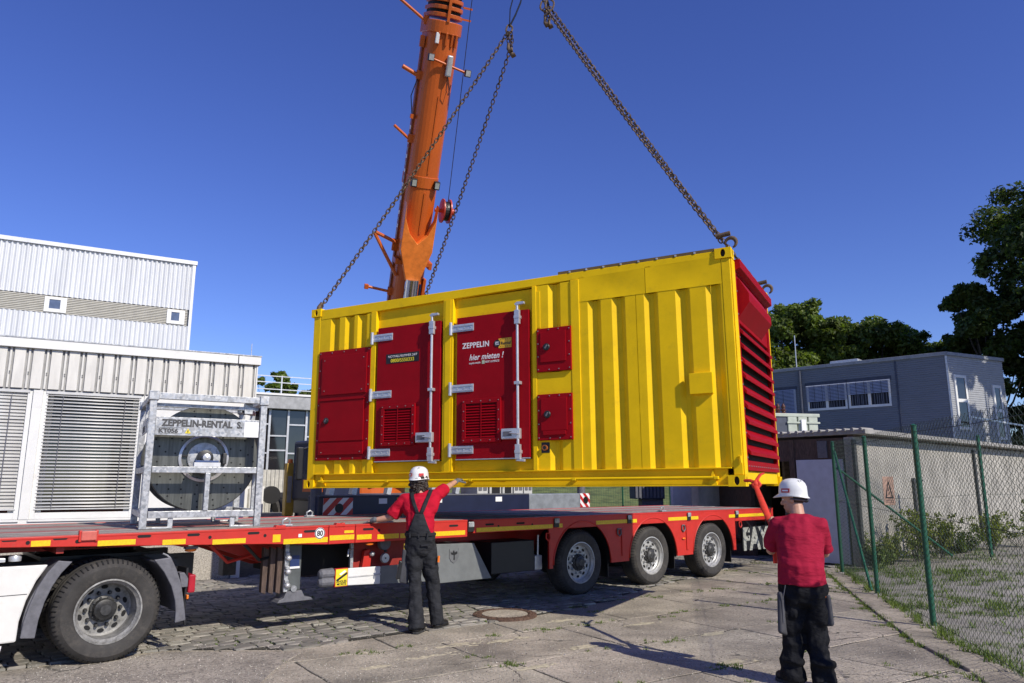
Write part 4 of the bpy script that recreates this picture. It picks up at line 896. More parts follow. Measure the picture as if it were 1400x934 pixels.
text("XT056", .10, INKG, M().box(-.0, .2, 1.0, .008, .75, 1.16).build("side_board", GALV, rk), (-.003, .66, 1.02), rot=(R_(90), 0, R_(-90)), bold=.002)
# drum
DC, DR = (.612, .745), .575
def perf(y, f, name):
    fl_ = M().lathe([(.17, y), (DR, y), (DR + .008, y + .006), (DR + .008, y + .022), (DR, y + .028), (.17, y + .028)], (DC[0], 0, DC[1]), 'y', 64, closed=True).build(name, DGALV, rk, smooth=30)
    h = M()
    for rr, n in ((.22, 7), (.30, 12), (.40, 16), (.475, 18), (.535, 20)):
        for i in range(n):
            a = 6.283 * (i + rr * 9) / n; h.lathe([(.010, y + f), (0, y + f)], (DC[0] + rr * math.cos(a), 0, DC[1] + rr * math.sin(a)), 'y', 8)
    h.build("holes", DARK, fl_)["kind"] = "stuff"
    return fl_
f1 = perf(.29, -.0015, "flange"); f2 = perf(1.02, -.0015, "flange")
M().lathe([(.26, .318), (.26, 1.02)], (DC[0], 0, DC[1]), 'y', 40).build("drum_core", DGALV, rk, smooth=True)
M().lathe([(.255, .288), (.262, .27), (.235, .262), (.225, .285)], (DC[0], 0, DC[1]), 'y', 48, closed=True).build("hub_ring", ZINC, f1, smooth=40)
M().lathe([(.17, .288), (.17, .26), (.10, .25), (.085, .25)], (DC[0], 0, DC[1]), 'y', 32).build("bearing_plate", GALV, f1, smooth=40)
M().lathe([(.085, .25), (.085, .16), (.05, .15), (.0, .15)], (DC[0], 0, DC[1]), 'y', 20).build("bearing", BLK, f1, smooth=40)
M().lathe([(.045, .15), (.04, .05), (.0, .04)], (DC[0], 0, DC[1]), 'y', 16).build("axle_end", ZINC, f1, smooth=40)
M().box(DC[0] - .13, .01, .643, DC[0] + .14, .10, .69).build("bearing_block", mat("bearing white", (.6, .62, .64)), rk, bev=.006)
M().box(DC[0] - .12, .012, .690, DC[0] + .12, .09, .712).build("bearing_pad", mat("bearing blue", (.05, .09, .22)), rk, bev=.004)
M().box(DC[0] + .19, .20, .68, DC[0] + .23, .27, .80).build("brake_lever", HUBM, rk, bev=.006); M().bar((DC[0] - .22, .262, .77), (DC[0] - .17, .262, .765), .02, .02).build("bolt", BLK, rk)
# ------------------------------------------------------------------ people
def foot(m, a, d, L=.27):
    a = Vector(a); d = Vector(d).normalized(); s = Vector((-d.y, d.x, 0))
    h = a.copy(); h.z = .05
    m.cap(h - d * .018, h + d * (L - .12), .048, .048, sq=.8, sqdir=(0, 0, 1)); m.cap(h - d * .012, Vector(a) + Vector((0, 0, .03)), .048, .05)
    m.box(0, 0, 0, 0, 0, 0) if False else None
def sole(p, a, d, L=.29):
    a = Vector((a[0], a[1], 0)); d = Vector(d).normalized(); s = Vector((-d.y, d.x, 0)); P = []
    for t, w in ((-.066, .02), (-.055, .036), (0, .042), (.08, .046), (.14, .05), (.18, .04), (.205, .015)): P.append((t, w))
    pts = [a + d * t + s * w for t, w in P] + [a + d * t - s * w for t, w in P[::-1]]
    M().prism([(q.x, q.y) for q in pts], .0, .028, 'xy').build("sole", mat("boot sole rubber", (.03, .03, .03), .8), p, bev=.006)
def head(m, c, f, tilt=0):
    """skull, jaw, nose, ears, brows; f = direction the face looks"""
    c = Vector(c); f = Vector(f).normalized(); s = f.cross(Vector((0, 0, 1))).normalized(); up = s.cross(f)
    Q = Matrix((s, f, up)).transposed()
    m.ell(c + up * .02, (.076, .096, .098), 18, 12, Q); m.ell(c + f * .02 - up * .05, (.062, .078, .07), 16, 10, Q); m.ell(c + f * .062 - up * .092, (.034, .03, .026), 12, 8, Q)
    m.cap(c + f * .088 + up * .012, c + f * .112 - up * .028, .011, .017); m.ell(c + f * .088 - up * .066, (.026, .016, .012), 10, 6, Q); m.ell(c + f * .085 + up * .02, (.05, .02, .012), 10, 6, Q)
    for k in (-1, 1): m.ell(c + s * k * .078 - f * .008 - up * .005, (.012, .022, .034), 10, 8, Q); m.ell(c + s * k * .045 + f * .06 - up * .03, (.022, .025, .02), 10, 6, Q)
    return s, f, up
def hand(m, w, d, n, side, curl=.35, r=.0088):
    """palm, four unequal fingers bent at the knuckles, and a thumb from the side of the palm.  w wrist, d pointing dir, n back-of-hand normal"""
    w = Vector(w); d = Vector(d).normalized(); n = Vector(n); n = (n - d * n.dot(d)).normalized(); s = d.cross(n) * side
    m.cap(w, w + d * .05, .026, .034, sq=.55, sqdir=n); m.cap(w + d * .04, w + d * .085, .036, .036, sq=.42, sqdir=n)
    for i, (o, L) in enumerate(((.028, .072), (.0095, .080), (-.0095, .074), (-.027, .058))):
        p = w + d * .092 + s * o; dd = (d + s * o * 2.2).normalized()
        for q, (k, rr) in enumerate(((.45, 1.08), (.32, 1.0), (.23, .9))):
            dd2 = (dd * math.cos(curl * (q + .4)) - n * math.sin(curl * (q + .4))).normalized(); e = p + dd2 * L * k; m.cap(p, e, r * rr, r * rr * .93, 10); p = e
    p = w + d * .03 + s * .028; dd = (d * .75 + s * .75 - n * .25).normalized()
    for L in (.042, .034, .028): e = p + dd * L; m.cap(p, e, r * 1.2, r * 1.1, 10); p = e; dd = (dd + d * .35 - n * .15).normalized()
def eyes(p, c, s, f, up):
    for k in (-1, 1):
        e = M().ell(Vector(c) + s * k * .031 + f * .086 + up * .002, (.012, .010, .007), 10, 6, Matrix((s, f, up)).transposed()).build("eye", PAP, p)
        M().ell(Vector(c) + s * k * .031 + f * .0955 + up * .002, (.005, .003, .005), 8, 6, Matrix((s, f, up)).transposed()).build("iris", HAIR, e)
def helmet(p, c, f, lab):
    c = Vector(c); f = Vector(f); f = Vector((f.x, f.y, 0)).normalized(); s = f.cross(Vector((0, 0, 1)))
    m = M(); n = 40; rings = []
    prof = [(1.05, -.010), (1.03, 0), (1.0, .012), (.985, .040), (.95, .073), (.85, .103), (.68, .125), (.45, .138), (.2, .144), (.02, .145)]
    V = []
    for r, z in prof:
        for j in range(n):
            t = 2 * math.pi * j / n; cx, cy = math.cos(t), math.sin(t)
            brim = (.04 * max(0, cy) ** 2.5 if z < .008 else 0) + (.012 if z < 0 else 0)
            rid = .004 * (math.cos(t * 2) ** 8) * (z > .04)
            V.append(c + s * cx * (.108 * r + rid) + f * (cy * (.131 * r + brim + rid)) + Vector((0, 0, z + (-.012 * max(0, cy) ** 3 if z < .01 else 0) - .014 * (max(0, -cy) ** 2) * (z < .03))))
    k = len(prof); m.add(V, [(i * n + j, i * n + (j + 1) % n, (i + 1) * n + (j + 1) % n, (i + 1) * n + j) for i in range(k - 1) for j in range(n)] + [tuple((k - 1) * n + j for j in range(n))])
    o = m.build("helmet", HELM, p, smooth=60); so_ = o.modifiers.new("shell", 'SOLIDIFY'); so_.thickness = .004; so_.offset = -1
    for k_ in (-1, 1):
        sl = M()
        for i in range(5):
            t = -.05 + i * .022; zz = .098; sl.bar(c + s * k_ * .076 + f * t + Vector((0, 0, zz + .004)), c + s * k_ * .076 + f * (t + .012) + Vector((0, 0, zz + .004)), .006, .008)
            sl.bar(c + s * k_ * .05 + f * (t - .05) + Vector((0, 0, .120)), c + s * k_ * .05 + f * (t - .04) + Vector((0, 0, .122)), .005, .006)
        sl.build("vent_slots", INK, o)["kind"] = "stuff"
    for y, w in lab:
        a = R_(y); q = c + s * math.sin(a) * .108 + f * math.cos(a) * .131 + Vector((0, 0, .040)); nr = (s * math.sin(a) / .108 + f * math.cos(a) / .131).normalized(); tg = Vector((-nr.y, nr.x, 0))
        lb_ = M().add([q + nr * (.004 - .12 * abs(i) ** 2 * w * 10 * .012) + tg * i * w + Vector((0, 0, z)) - nr * (z + .018) * .12 for z in (-.018, .018) for i in (-1, -.5, 0, .5, 1)], [(i, i + 1, i + 6, i + 5) for i in range(4)]).build("helmet_label", REFR, o)
        lb_.modifiers.new("t", 'SOLIDIFY').thickness = .003
        M().add([q + nr * .0055 + tg * i * w * .7 + Vector((0, 0, z)) - nr * (z + .018) * .12 for z in (-.006, .006) for i in (-1, 1)], [(0, 1, 3, 2)]).build("label_print", PAP if y < 0 or w > .03 else INK, lb_)
    st_ = M().tube([c + s * math.cos(t) * .085 - f * (.0 + .108 * math.sin(t)) + Vector((0, 0, -.03 - .012 * math.sin(t))) for t in np.linspace(0, math.pi, 13)], .014, 8, flat=.5).build("headband", GPL, o, smooth=50)
    M().ell(c - f * .114 + Vector((0, 0, -.045)), (.026, .016, .018), 12, 8).build("band_knob", BLK, o, smooth=True)
    return o
# --- worker in bib overalls
PL = Vector((-.95, 8.55, 0))
A = thing("person", "worker in red polo shirt and black bib overalls with white helmet touching the yellow container", "person", PL + Vector((0, .18, 0)))
j = {k: Vector(v) - PL for k, v in dict(pel=(-1.065, 8.66, .97), hL=(-1.145, 8.65, .90), hR=(-.985, 8.68, .90), kL=(-1.10, 8.60, .50), kR=(-.925, 8.75, .51), aL=(-1.05, 8.44, .10), aR=(-.845, 8.69, .10),
     wa=(-1.06, 8.65, 1.08), ch=(-1.075, 8.74, 1.34), sL=(-1.265, 8.79, 1.45), sR=(-.89, 8.85, 1.50), nk=(-1.09, 8.79, 1.50), hd=(-1.115, 8.845, 1.665),
     eL=(-1.43, 8.80, 1.235), wL=(-1.65, 8.81, 1.195), eR=(-.825, 9.16, 1.565), wR=(-.715, 9.49, 1.655)).items()}
fd = Vector((.42, .9, -.05))
b = M(); s_, f_, u_ = head(b, j['hd'], fd)
b.cap(j['nk'] - Vector((0, 0, .04)), j['hd'] - Vector((0, .01, .04)), .062, .055)
b.cap(j['wa'], j['ch'], .13, .15, sq=.75, sqdir=(0, 1, 0)); b.cap(j['pel'], j['wa'], .14, .13, sq=.8, sqdir=(0, 1, 0)); b.cap(j['sL'], j['sR'], .045, .045)
for k in 'LR':
    b.cap(j['s' + k].lerp(j['e' + k], .12), j['e' + k], .043, .041); b.cap(j['e' + k], j['w' + k], .042, .027); b.cap(j['h' + k], j['k' + k], .085, .055); b.cap(j['k' + k], j['a' + k], .055, .04); b.ell(j['a' + k] + Vector((0, .06, -.05)), (.04, .11, .04))
hand(b, j['wL'], (-.75, .28, -.30), (0, .15, 1), 1, .5); hand(b, j['wR'], (.28, .85, .22), (.1, -.4, 1), 1, .25)
body = fuse(b, "body", SKIN, A, .0065, 3)
eyes(A, j['hd'], s_, f_, u_)
gl = M(); hand(gl, j['wL'], (-.75, .28, -.30), (0, .15, 1), 1, .5, .0112); gl.cap(j['wL'] + Vector((.03, -.012, .012)), j['wL'], .034, .031); fuse(gl, "glove", GLOV, A, .0055, 3)
gl = M(); hand(gl, j['wR'], (.28, .85, .22), (.1, -.4, 1), 1, .25, .0112); gl.cap(j['wR'] - Vector((.012, .03, .01)), j['wR'], .034, .031); fuse(gl, "glove", GLOV, A, .0055, 3)
sh = M(); sh.cap(j['pel'] + Vector((0, 0, .04)), j['wa'], .16, .155, sq=.78, sqdir=(0, 1, 0)); sh.cap(j['wa'], j['ch'], .157, .178, sq=.74, sqdir=(0, 1, 0))
sh.cap(j['ch'] + Vector((-.1, 0, .0)), j['sL'] + Vector((.03, 0, -.02)), .12, .085, sq=.85, sqdir=(0, 1, 0)); sh.cap(j['ch'] + Vector((.1, 0, .02)), j['sR'] + Vector((-.03, 0, -.02)), .12, .085, sq=.85, sqdir=(0, 1, 0))
sh.cap(j['sL'], j['sL'].lerp(j['eL'], .92), .070, .078, flat=True); sh.cap(j['sR'], j['sR'].lerp(j['eR'], .80), .070, .073, flat=True); sh.cap(j['nk'] - Vector((0, 0, .05)), j['sL'], .085, .07); sh.cap(j['nk'] - Vector((0, 0, .05)), j['sR'], .085, .07); sh.cap(j['nk'] + Vector((0, 0, -.08)), j['nk'] + Vector((0, 0, .022)), .10, .068, flat=True)
shirtA = fuse(sh, "polo_shirt", SHIRT, A, .009, 6, sub=(.014, .12, 6))
tr_ = M(); tr_.cap(j['pel'] - Vector((0, 0, .05)), j['wa'] + Vector((0, 0, .0)), .164, .168, sq=.80, sqdir=(0, 1, 0), flat=True)
for k in 'LR':
    tr_.cap(j['h' + k], j['k' + k], .104, .082); tr_.cap(j['k' + k], j['a' + k] + Vector((0, 0, -.055)), .080, .092, flat=True)
trA = fuse(tr_, "overalls", TROU, A, .009, 5, sub=(.024, .12, 6))
def patch(poly_rows, target, parent, name, m_, off=.006, back=-1):
    """cloth laid on the back: rows of x positions at rising z, projected onto the shirt"""
    mm = M(); n = len(poly_rows[0][1]); V = []
    for z, xs in poly_rows:
        for x in xs: V.append((x, -.45, z))
    mm.add(V, [(i * n + q, i * n + q + 1, (i + 1) * n + q + 1, (i + 1) * n + q) for i in range(len(poly_rows) - 1) for q in range(n - 1)])
    o = mm.build(name, m_, parent, smooth=True)
    sw = o.modifiers.new("lay", 'SHRINKWRAP'); sw.target = target; sw.wrap_method = 'PROJECT'; sw.use_project_y = True; sw.use_positive_direction = True; sw.use_negative_direction = False; sw.offset = off
    t = o.modifiers.new("cloth", 'SOLIDIFY'); t.thickness = .008; t.offset = 1; return o
rows = []
for z in np.linspace(1.045, 1.30, 15):
    t = (z - 1.045) / .255; hw = .100 * (1 - t) ** 1.1 + .042; cx = -.115 - .005 * t
    rows.append((z, list(np.linspace(cx - hw, cx + hw, 13))))
patch(rows, shirtA, A, "bib_back", TROU)
for sd, x1, z1 in ((-1, -.235, 1.515), (1, -.012, 1.55)):
    rows = []
    for z in np.linspace(1.285, z1, 12):
        t = (z - 1.285) / (z1 - 1.285); c_ = -.118 + sd * .02 + (x1 + .118 - sd * .02) * t ** .9; rows.append((z, [c_ - .023, c_ - .01, c_ + .01, c_ + .023]))
    patch(rows, shirtA, A, "brace_strap", TROU, .009)
bw = M().lathe([(.176, -.014), (.182, -.012), (.182, .016), (.176, .018)], axis='z', n=40, closed=True).build("waistband", mat("black waistband", (.012, .012, .014), .9), A, loc=tuple(j['wa'] + Vector((0, 0, -.03)))); bw.scale = (1.0, .83, 1)
for x in (-.10, .0, .10): M().box(-.008, -.006, -.03, .008, .006, .03).build("belt_loop", TROU, A, loc=tuple(j['wa'] + Vector((x, -.146 + .3 * x * x, -.03))))
for x, nm in ((.085, 1),): M().box(-.055, -.008, -.012, .055, .006, .012).build("pocket_flap", TROU, A, loc=tuple(j['pel'] + Vector((x, -.148, -.03))), rot=(0, -.08, .1), bev=.004)
tp = M().prism([(-.05, -.18), (.05, -.20), (.055, .16), (-.04, .19)], -.03, .03).build("tool_pocket", POCK, A, loc=(-.275, .07, .70), rot=(.02, .06, .2), bev=.015)
M().tube([(0, 0, 0), (0, 0, .10)], .014, 8).build("tool_handle", mat("yellow tool handle", (.75, .5, .05), .4), tp, loc=(-.02, 0, .15)); M().prism([(-.09, -.15), (-.045, -.14), (-.03, .05), (-.07, .06)], -.035, .035).build("tool_holster", BLK, tp, bev=.01)
M().tube([(0, 0, 0), (0.005, 0, .07)], .013, 8).build("tool_handle", ORPL, A, loc=(.105, .08, .74))
for k, d in (('L', (.25, 1, 0)), ('R', (.5, 1, 0))):
    bt = M(); foot(bt, j['a' + k] + Vector((0, .0, .02)), d); fuse(bt, "boot", BOOT, A, .008, 4); sole(A, j['a' + k], d)
hr = M(); 
for _ in range(60):
    t = random.uniform(math.pi * .95, math.pi * 2.15); rr = random.uniform(.07, .098); q = j['hd'] + s_ * math.cos(t) * rr + f_ * math.sin(t) * (rr + .015) + Vector((0, 0, random.uniform(-.09, .03))); hr.ell(q, (.024, .024, random.uniform(.02, .045)), 8, 6)
for _ in range(40):
    t = random.uniform(math.pi * 1.1, math.pi * 1.9); q = j['hd'] + s_ * math.cos(t) * .085 + f_ * math.sin(t) * .095 + Vector((0, 0, random.uniform(-.15, -.07))); hr.ell(q, (.02, .02, .035), 8, 6)
fuse(hr, "hair", HAIR, A, .007, 2, sub=(.02, .025))
helmet(A, j['hd'] + Vector((0, .0, .022)), fd, ((205, .035), (130, .03)))
# --- worker with the strap
PR = Vector((2.41, 6.44, 0))
B = thing("person", "worker in plain raspberry t-shirt and black cargo trousers with white helmet pulling the red strap", "person", PR)
B.scale = (.93, .95, 1)
q = {k: Vector(v) - PR for k, v in dict(pel=(2.43, 6.47, .86), hL=(2.34, 6.48, .80), hR=(2.525, 6.45, .80), kL=(2.325, 6.52, .42), kR=(2.52, 6.47, .42), aL=(2.31, 6.50, .10), aR=(2.515, 6.36, .10),
     wa=(2.435, 6.47, .96), ch=(2.46, 6.52, 1.18), sL=(2.27, 6.60, 1.27), sR=(2.655, 6.48, 1.27), nk=(2.465, 6.54, 1.33), hd=(2.455, 6.60, 1.495),
     eL=(2.262, 6.74, 1.055), wL=(2.36, 6.97, 1.21), eR=(2.715, 6.62, 1.04), wR=(2.46, 6.86, 1.14)).items()}
fd = Vector((-.75, .62, -.12))
b = M(); s_, f_, u_ = head(b, q['hd'], fd)
b.cap(q['nk'] - Vector((0, 0, .04)), q['hd'] + Vector((.012, -.012, -.04)), .068, .064)
b.cap(q['wa'], q['ch'], .16, .17, sq=.72, sqdir=(0, 1, 0)); b.cap(q['pel'], q['wa'], .15, .16, sq=.8, sqdir=(0, 1, 0)); b.cap(q['sL'], q['sR'], .045, .045)
for k in 'LR':
    b.cap(q['s' + k].lerp(q['e' + k], .12), q['e' + k], .045, .044); b.cap(q['e' + k], q['w' + k], .045, .030); b.cap(q['h' + k], q['k' + k], .09, .06); b.cap(q['k' + k], q['a' + k], .06, .042); b.ell(q['a' + k] + Vector((0, .06, -.05)), (.04, .11, .04))
hand(b, q['wL'], (.1, .5, .75), (-.9, .1, .1), -1, 1.0); hand(b, q['wR'], (-.75, .65, .3), (.1, .3, 1), 1, 1.0)
fuse(b, "body", SKIN, B, .0065, 3); eyes(B, q['hd'], s_, f_, u_)
sh = M(); sh.cap(q['wa'] + Vector((0, 0, -.165)), q['wa'] + Vector((0, 0, .01)), .212, .200, sq=.78, sqdir=(0, 1, 0), flat=2); sh.cap(q['wa'], q['ch'], .199, .212, sq=.70, sqdir=(0, 1, 0)); sh.cap(q['nk'] - Vector((0, 0, .05)), q['sL'] + Vector((.02, 0, 0)), .10, .08); sh.cap(q['nk'] - Vector((0, 0, .05)), q['sR'] - Vector((.02, 0, 0)), .10, .08)
sh.cap(q['ch'] + Vector((-.09, .02, .0)), q['sL'] + Vector((.04, 0, -.025)), .13, .085, sq=.9, sqdir=(0, 1, 0)); sh.cap(q['ch'] + Vector((.09, -.02, .0)), q['sR'] + Vector((-.04, 0, -.025)), .13, .085, sq=.9, sqdir=(0, 1, 0))
sh.cap(q['sL'] + Vector((.015, 0, 0)), q['sL'].lerp(q['eL'], .9), .076, .080, flat=True); sh.cap(q['sR'] - Vector((.015, 0, 0)), q['sR'].lerp(q['eR'], .9), .076, .082, flat=True); sh.cap(q['nk'] + Vector((0, 0, -.09)), q['nk'] + Vector((0, 0, .012)), .12, .078, flat=True)
fuse(sh, "t_shirt", SHIRTB, B, .009, 6, sub=(.016, .14, 6))
tr_ = M(); tr_.cap(q['pel'] - Vector((0, 0, .08)), q['wa'] - Vector((0, 0, .11)), .182, .170, sq=.76, sqdir=(0, 1, 0))
for k in 'LR':
    tr_.cap(q['h' + k] - Vector((0, 0, .03)), q['k' + k], .112, .098); tr_.cap(q['k' + k], q['a' + k] + Vector((0, 0, -.055)), .098, .106, flat=True); tr_.ell(q['a' + k] + Vector((0, -.01, .10)), (.108, .11, .05)); tr_.ell(q['k' + k] + Vector((0, -.01, -.09)), (.104, .107, .05))
fuse(tr_, "cargo_trousers", TROUB, B, .009, 4, sub=(.034, .14, 6))
cp = M().prism([(-.06, -.17), (.055, -.20), (.06, .14), (-.05, .16)], -.024, .024).build("cargo_pocket", POCK, B, loc=(-.178, .02, .585), rot=(.0, .06, .7), bev=.022, seg=4, smooth=60)
cp2 = M().prism([(-.045, -.13), (.05, -.12), (.05, .12), (-.05, .13)], -.022, .022).build("cargo_pocket", POCK, B, loc=(.196, -.035, .60), rot=(0, -.06, -.8), bev=.02, seg=4, smooth=60)
M().box(-.03, -.03, .10, .02, .03, .155).build("orange_marker", ORPL, cp2, bev=.006); M().tube([(0, 0, .10), (.01, 0, .17)], .01, 6).build("pen", REFR, cp2)
M().tube([Vector((-.165, -.06, .80)), Vector((-.185, -.03, .68)), Vector((-.19, -.03, .5))], .004, 5).build("seam_piping", GPL, B)
for k, d in (('L', (-.45, .9, 0)), ('R', (.1, 1, 0))):
    bt = M(); foot(bt, q['a' + k] + Vector((0, .0, .02)), d); fuse(bt, "boot", BOOT, B, .008, 4); sole(B, q['a' + k], d)
hr = M(); hr.ell(q['hd'] - f_ * .02 + Vector((0, 0, .01)), (.083, .083, .075), 16, 10); fuse(hr, "hair", HAIR, B, .008, 2)
helmet(B, q['hd'] + Vector((.0, .0, .03)), fd, ((285, .042), (75, .04)))
# red strap
stp = thing("tag_strap", "red webbing strap knotted to the lower container corner and held by the worker", "strap", (2.40, 7.80, 1.655))
SO = Vector((2.40, 7.80, 1.655)); kn = Vector((2.425, 7.52, 1.615)) - SO; hp = Vector((2.375, 6.99, 1.27)) - SO
M().tube([(.015, -.01, 0), (.045, -.08, .0), (.05, -.17, -.02), kn], [.028, .026, .024, .022], 8, flat=.6).build("loop", STRAP, stp, smooth=60)
M().tube([kn + Vector((.01, .02, 0)), kn + Vector((.06, .10, .06)), kn + Vector((.13, .22, .10)), kn + Vector((.20, .34, .115))], .020, 8, flat=.5).build("loop", STRAP, stp, smooth=60)
M().ell(kn, (.036, .04, .045), 12, 8).build("knot", STRAP, stp, smooth=True); M().tube([kn + Vector((.02, 0, .04)), kn + Vector((.045, -.02, .0)), kn + Vector((.01, -.03, -.045)), kn + Vector((-.03, -.01, 0)), kn + Vector((.02, .0, .04))], .018, 8).build("knot", STRAP, stp, smooth=True)
M().tube([kn, kn.lerp(hp, .33) + Vector((.004, 0, -.01)), kn.lerp(hp, .66) + Vector((.0, 0, -.012)), hp, hp + Vector((.0, -.06, -.12)), hp + Vector((-.01, -.09, -.35))], [.024, .03, .032, .026, .022, .02], 8, flat=.55).build("tail", STRAP, stp, smooth=60)
M().tube([kn + Vector((.012, .0, -.02)), kn.lerp(hp, .5) + Vector((.022, 0, -.014)), hp + Vector((.012, 0, 0))], .016, 8, flat=.5).build("tail", STRAP, stp, smooth=60)
# ------------------------------------------------------------------ white office building on the left
bd_ = thing("white_building", "low white building with ribbed metal fascia and big blinds behind the trailer", "building", (-4.881, 13.379, 0), 30)
def vcorr(x0, x1, z0, z1, per, prof, y0, name, m_, par):
    """vertical ribs; prof = (fraction of period, depth)"""
    P = []; x = x0
    while x < x1 - 1e-6:
        for f, d in prof:
            xx = x + f * per
            if xx <= x1: P.append((xx, y0 + d))
        x += per
    P.append((x1, P[-1][1])); n = len(P)
    return M().add([(a, b, z0) for a, b in P] + [(a, b, z1) for a, b in P], [(i, i + 1, n + i + 1, n + i) for i in range(n - 1)]).build(name, m_, par)
vcorr(-11.99, .20, 3.122, 3.765, .250, ((0, 0), (.50, 0), (.54, .055), (.62, .055), (.655, .008), (.76, .008), (.795, .055), (.875, .055), (.91, 0)), -.02, "ribbed_fascia", CORW, bd_)
sc = M()
for i in range(48):
    for z in (3.34, 3.37): sc.box(-11.9 + i * .25 + .14 - .05, -.024, z, -11.9 + i * .25 + .155 - .05, -.019, z + .014)
sc.build("screws", HUBM, bd_)["kind"] = "stuff"
M().box(-12, .02, 3.10, .20, .30, 3.78).build("fascia_core", mat("fascia core grey", (.3, .3, .3)), bd_)
M().box(.201, -.03, 3.118, .225, 5, 3.77).build("end_trim", WHT, bd_)
rf = M().box(-12, -.075, 3.766, -.14, 5, 3.915).build("roof_edge", WHT, bd_, bev=.004); M().box(-.125, -.075, 3.766, .265, 5, 3.915).build("roof_edge", WHT, bd_, bev=.004)
M().box(-.14, -.06, 3.77, -.125, 5, 3.90).build("edge_joint", DARK, bd_); M().box(-12, -.085, 3.9155, .275, 5.02, 3.935).build("roof_cap", GALV, bd_)
M().tube([(.15, .3, 3.93), (.15, .3, 4.22)], .007, 5).build("lightning_rod", GALV, bd_)
M().box(-12, .03, 0.0, -.02, .3, .85).build("plinth", PEBB, bd_)
M().box(-12, .0, .85, -.02, .3, 1.075).build("parapet", WHT, bd_)
M().box(-.018, .04, 0, .15, 5, 3.12).build("end_wall", WHT, bd_); M().box(-12, 4.8, 0, -.02, 5, 3.77).build("rear_wall", WHT, bd_)
M().box(-.03, .005, 0, -.005, .028, 1.07).build("downpipe", GPL, bd_)
M().box(-1.60, .02, 1.077, -.02, .25, 3.10).build("wall_panel", WHT, bd_)
for x in (-3.20, -4.80, -6.35, -7.9):
    M().box(x, -.01, 1.077, x + .135, .25, 3.10).build("pillar", WHT, bd_, bev=.004)
SLM = None
def window(x0, x1, closed):
    global SLM
    z0, z1 = 1.077, 3.10
    f = M(); f.box(x0, .03, z0, x0 + .07, .16, z1).box(x1 - .07, .03, z0, x1, .16, z1).box(x0 + .07, .03, z0, x1 - .07, .16, z0 + .10).box(x0 + .07, .03, z1 - .05, x1 - .07, .16, z1)
    w_ = f.build("window", WHT, bd_, bev=.004)
    M().box(x0 + .071, .14, z0 + .101, x1 - .071, .15, z1 - .051).build("pane", GLASS, w_)
    M().box(x0 + .071, .10, z0 + .101, x0 + .15, .138, z1 - .051).build("sash", WHT, w_); M().box(x1 - .15, .10, z0 + .101, x1 - .071, .138, z1 - .051).build("sash", WHT, w_)
    M().box(x0 - .01, -.03, z0 - .035, x1 + .01, .03, z0 - .002).build("sill", WHT, w_, bev=.004)
    W_ = x1 - x0 - .10; n = 34; L = []
    if SLM is None or True:
        P = [(-.036, .010), (-.018, .017), (0, .019), (.018, .016), (.036, .006)]; a = R_(24 if not closed else 66); V = []
        for X in (0, W_):
            for y, z in P: V.append((X, y * math.cos(a) + z * math.sin(a), -y * math.sin(a) * -1 + z * math.cos(a) if False else z * math.cos(a) + y * math.sin(a)))
        o = M().add(V, [(i, i + 1, 6 + i, 5 + i) for i in range(4)]).build("blind_slat", BLIND, w_, smooth=True); o.modifiers.new("t", 'SOLIDIFY').thickness = .0015
    zt = z1 - .07; zs = [zt - i * .0535 for i in range(n)]
    o.location = (x0 + .05, .05, zs[0]); rep(o, [(x0 + .05, .05 + random.uniform(-.002, .002), z) for z in zs[1:]], [(random.uniform(-.05, .05), random.uniform(-.0015, .0015), 0) for _ in zs[1:]])
    M().box(x0 + .05, .02, zs[-1] - .045, x1 - .05, .085, zs[-1] - .025).build("bottom_rail", BLIND, w_)
    for x in (x0 + .28, x1 - .28): M().box(x, .008, zs[-1] - .03, x + .008, .012, zt).build("blind_tape", GPL, w_)
    M().box(x0 + .04, .015, z1 - .045, x1 - .04, .09, z1 + .0).build("blind_box", BLIND, w_)
window(-3.065, -1.605, False); window(-4.66, -3.205, True); window(-6.21, -4.805, True); window(-7.76, -6.355, True)
# ------------------------------------------------------------------ tall hall behind
hl_ = thing("metal_hall", "tall pale corrugated metal hall rising behind the low white building", "building", (-4.881 - 3.0, 13.379 + 5.196, 0), 30)
s8 = [(k / 8, -.022 * math.cos(2 * math.pi * k / 8)) for k in range(8)]
vcorr(-13, -.40, 5.975, 7.16, .105, s8, 0, "upper_sheet", CORH, hl_).data.shade_smooth()
vcorr(-13, -.40, 0, 5.55, .105, s8, 0, "lower_sheet", CORH, hl_).data.shade_smooth()
lv = M(); z = 5.555; P = []
while z < 5.94: P += [(.02, z), (-.008, z + .004), (-.008, z + .02), (.02, z + .032)]; z += .0415
n = len(P); lv.add([(-13, y, z) for y, z in P] + [(-.44, y, z) for y, z in P], [(i, n + i, n + i + 1, i + 1) for i in range(n - 1)]); lv.build("louvre_band", SLAT, hl_)
M().box(-13.1, -.06, 7.165, -.30, 9, 7.26).build("roof_edge", CORH, hl_); M().box(-.399, -.035, 0, -.33, 9, 7.16).build("end_wall", CORH, hl_); M().box(-13, .04, 0, -.42, .1, 7.16).build("backing", GPL, hl_)
for x0, x1 in ((-3.522, -3.069), (-.907, -.493), (-6.4, -5.95), (-9.2, -8.75)):
    f = M().box(x0, -.03, 5.575, x0 + .10, .02, 5.935).box(x1 - .13, -.03, 5.575, x1, .02, 5.935).box(x0 + .10, -.03, 5.575, x1 - .13, .02, 5.66).box(x0 + .10, -.03, 5.875, x1 - .13, .02, 5.935).build("window", WHT, hl_, bev=.005)
    M().box(x0 + .101, -.012, 5.661, x1 - .131, -.005, 5.874).build("pane", mat("sky glass", (.10, .13, .2), .08, spec=.8), f)
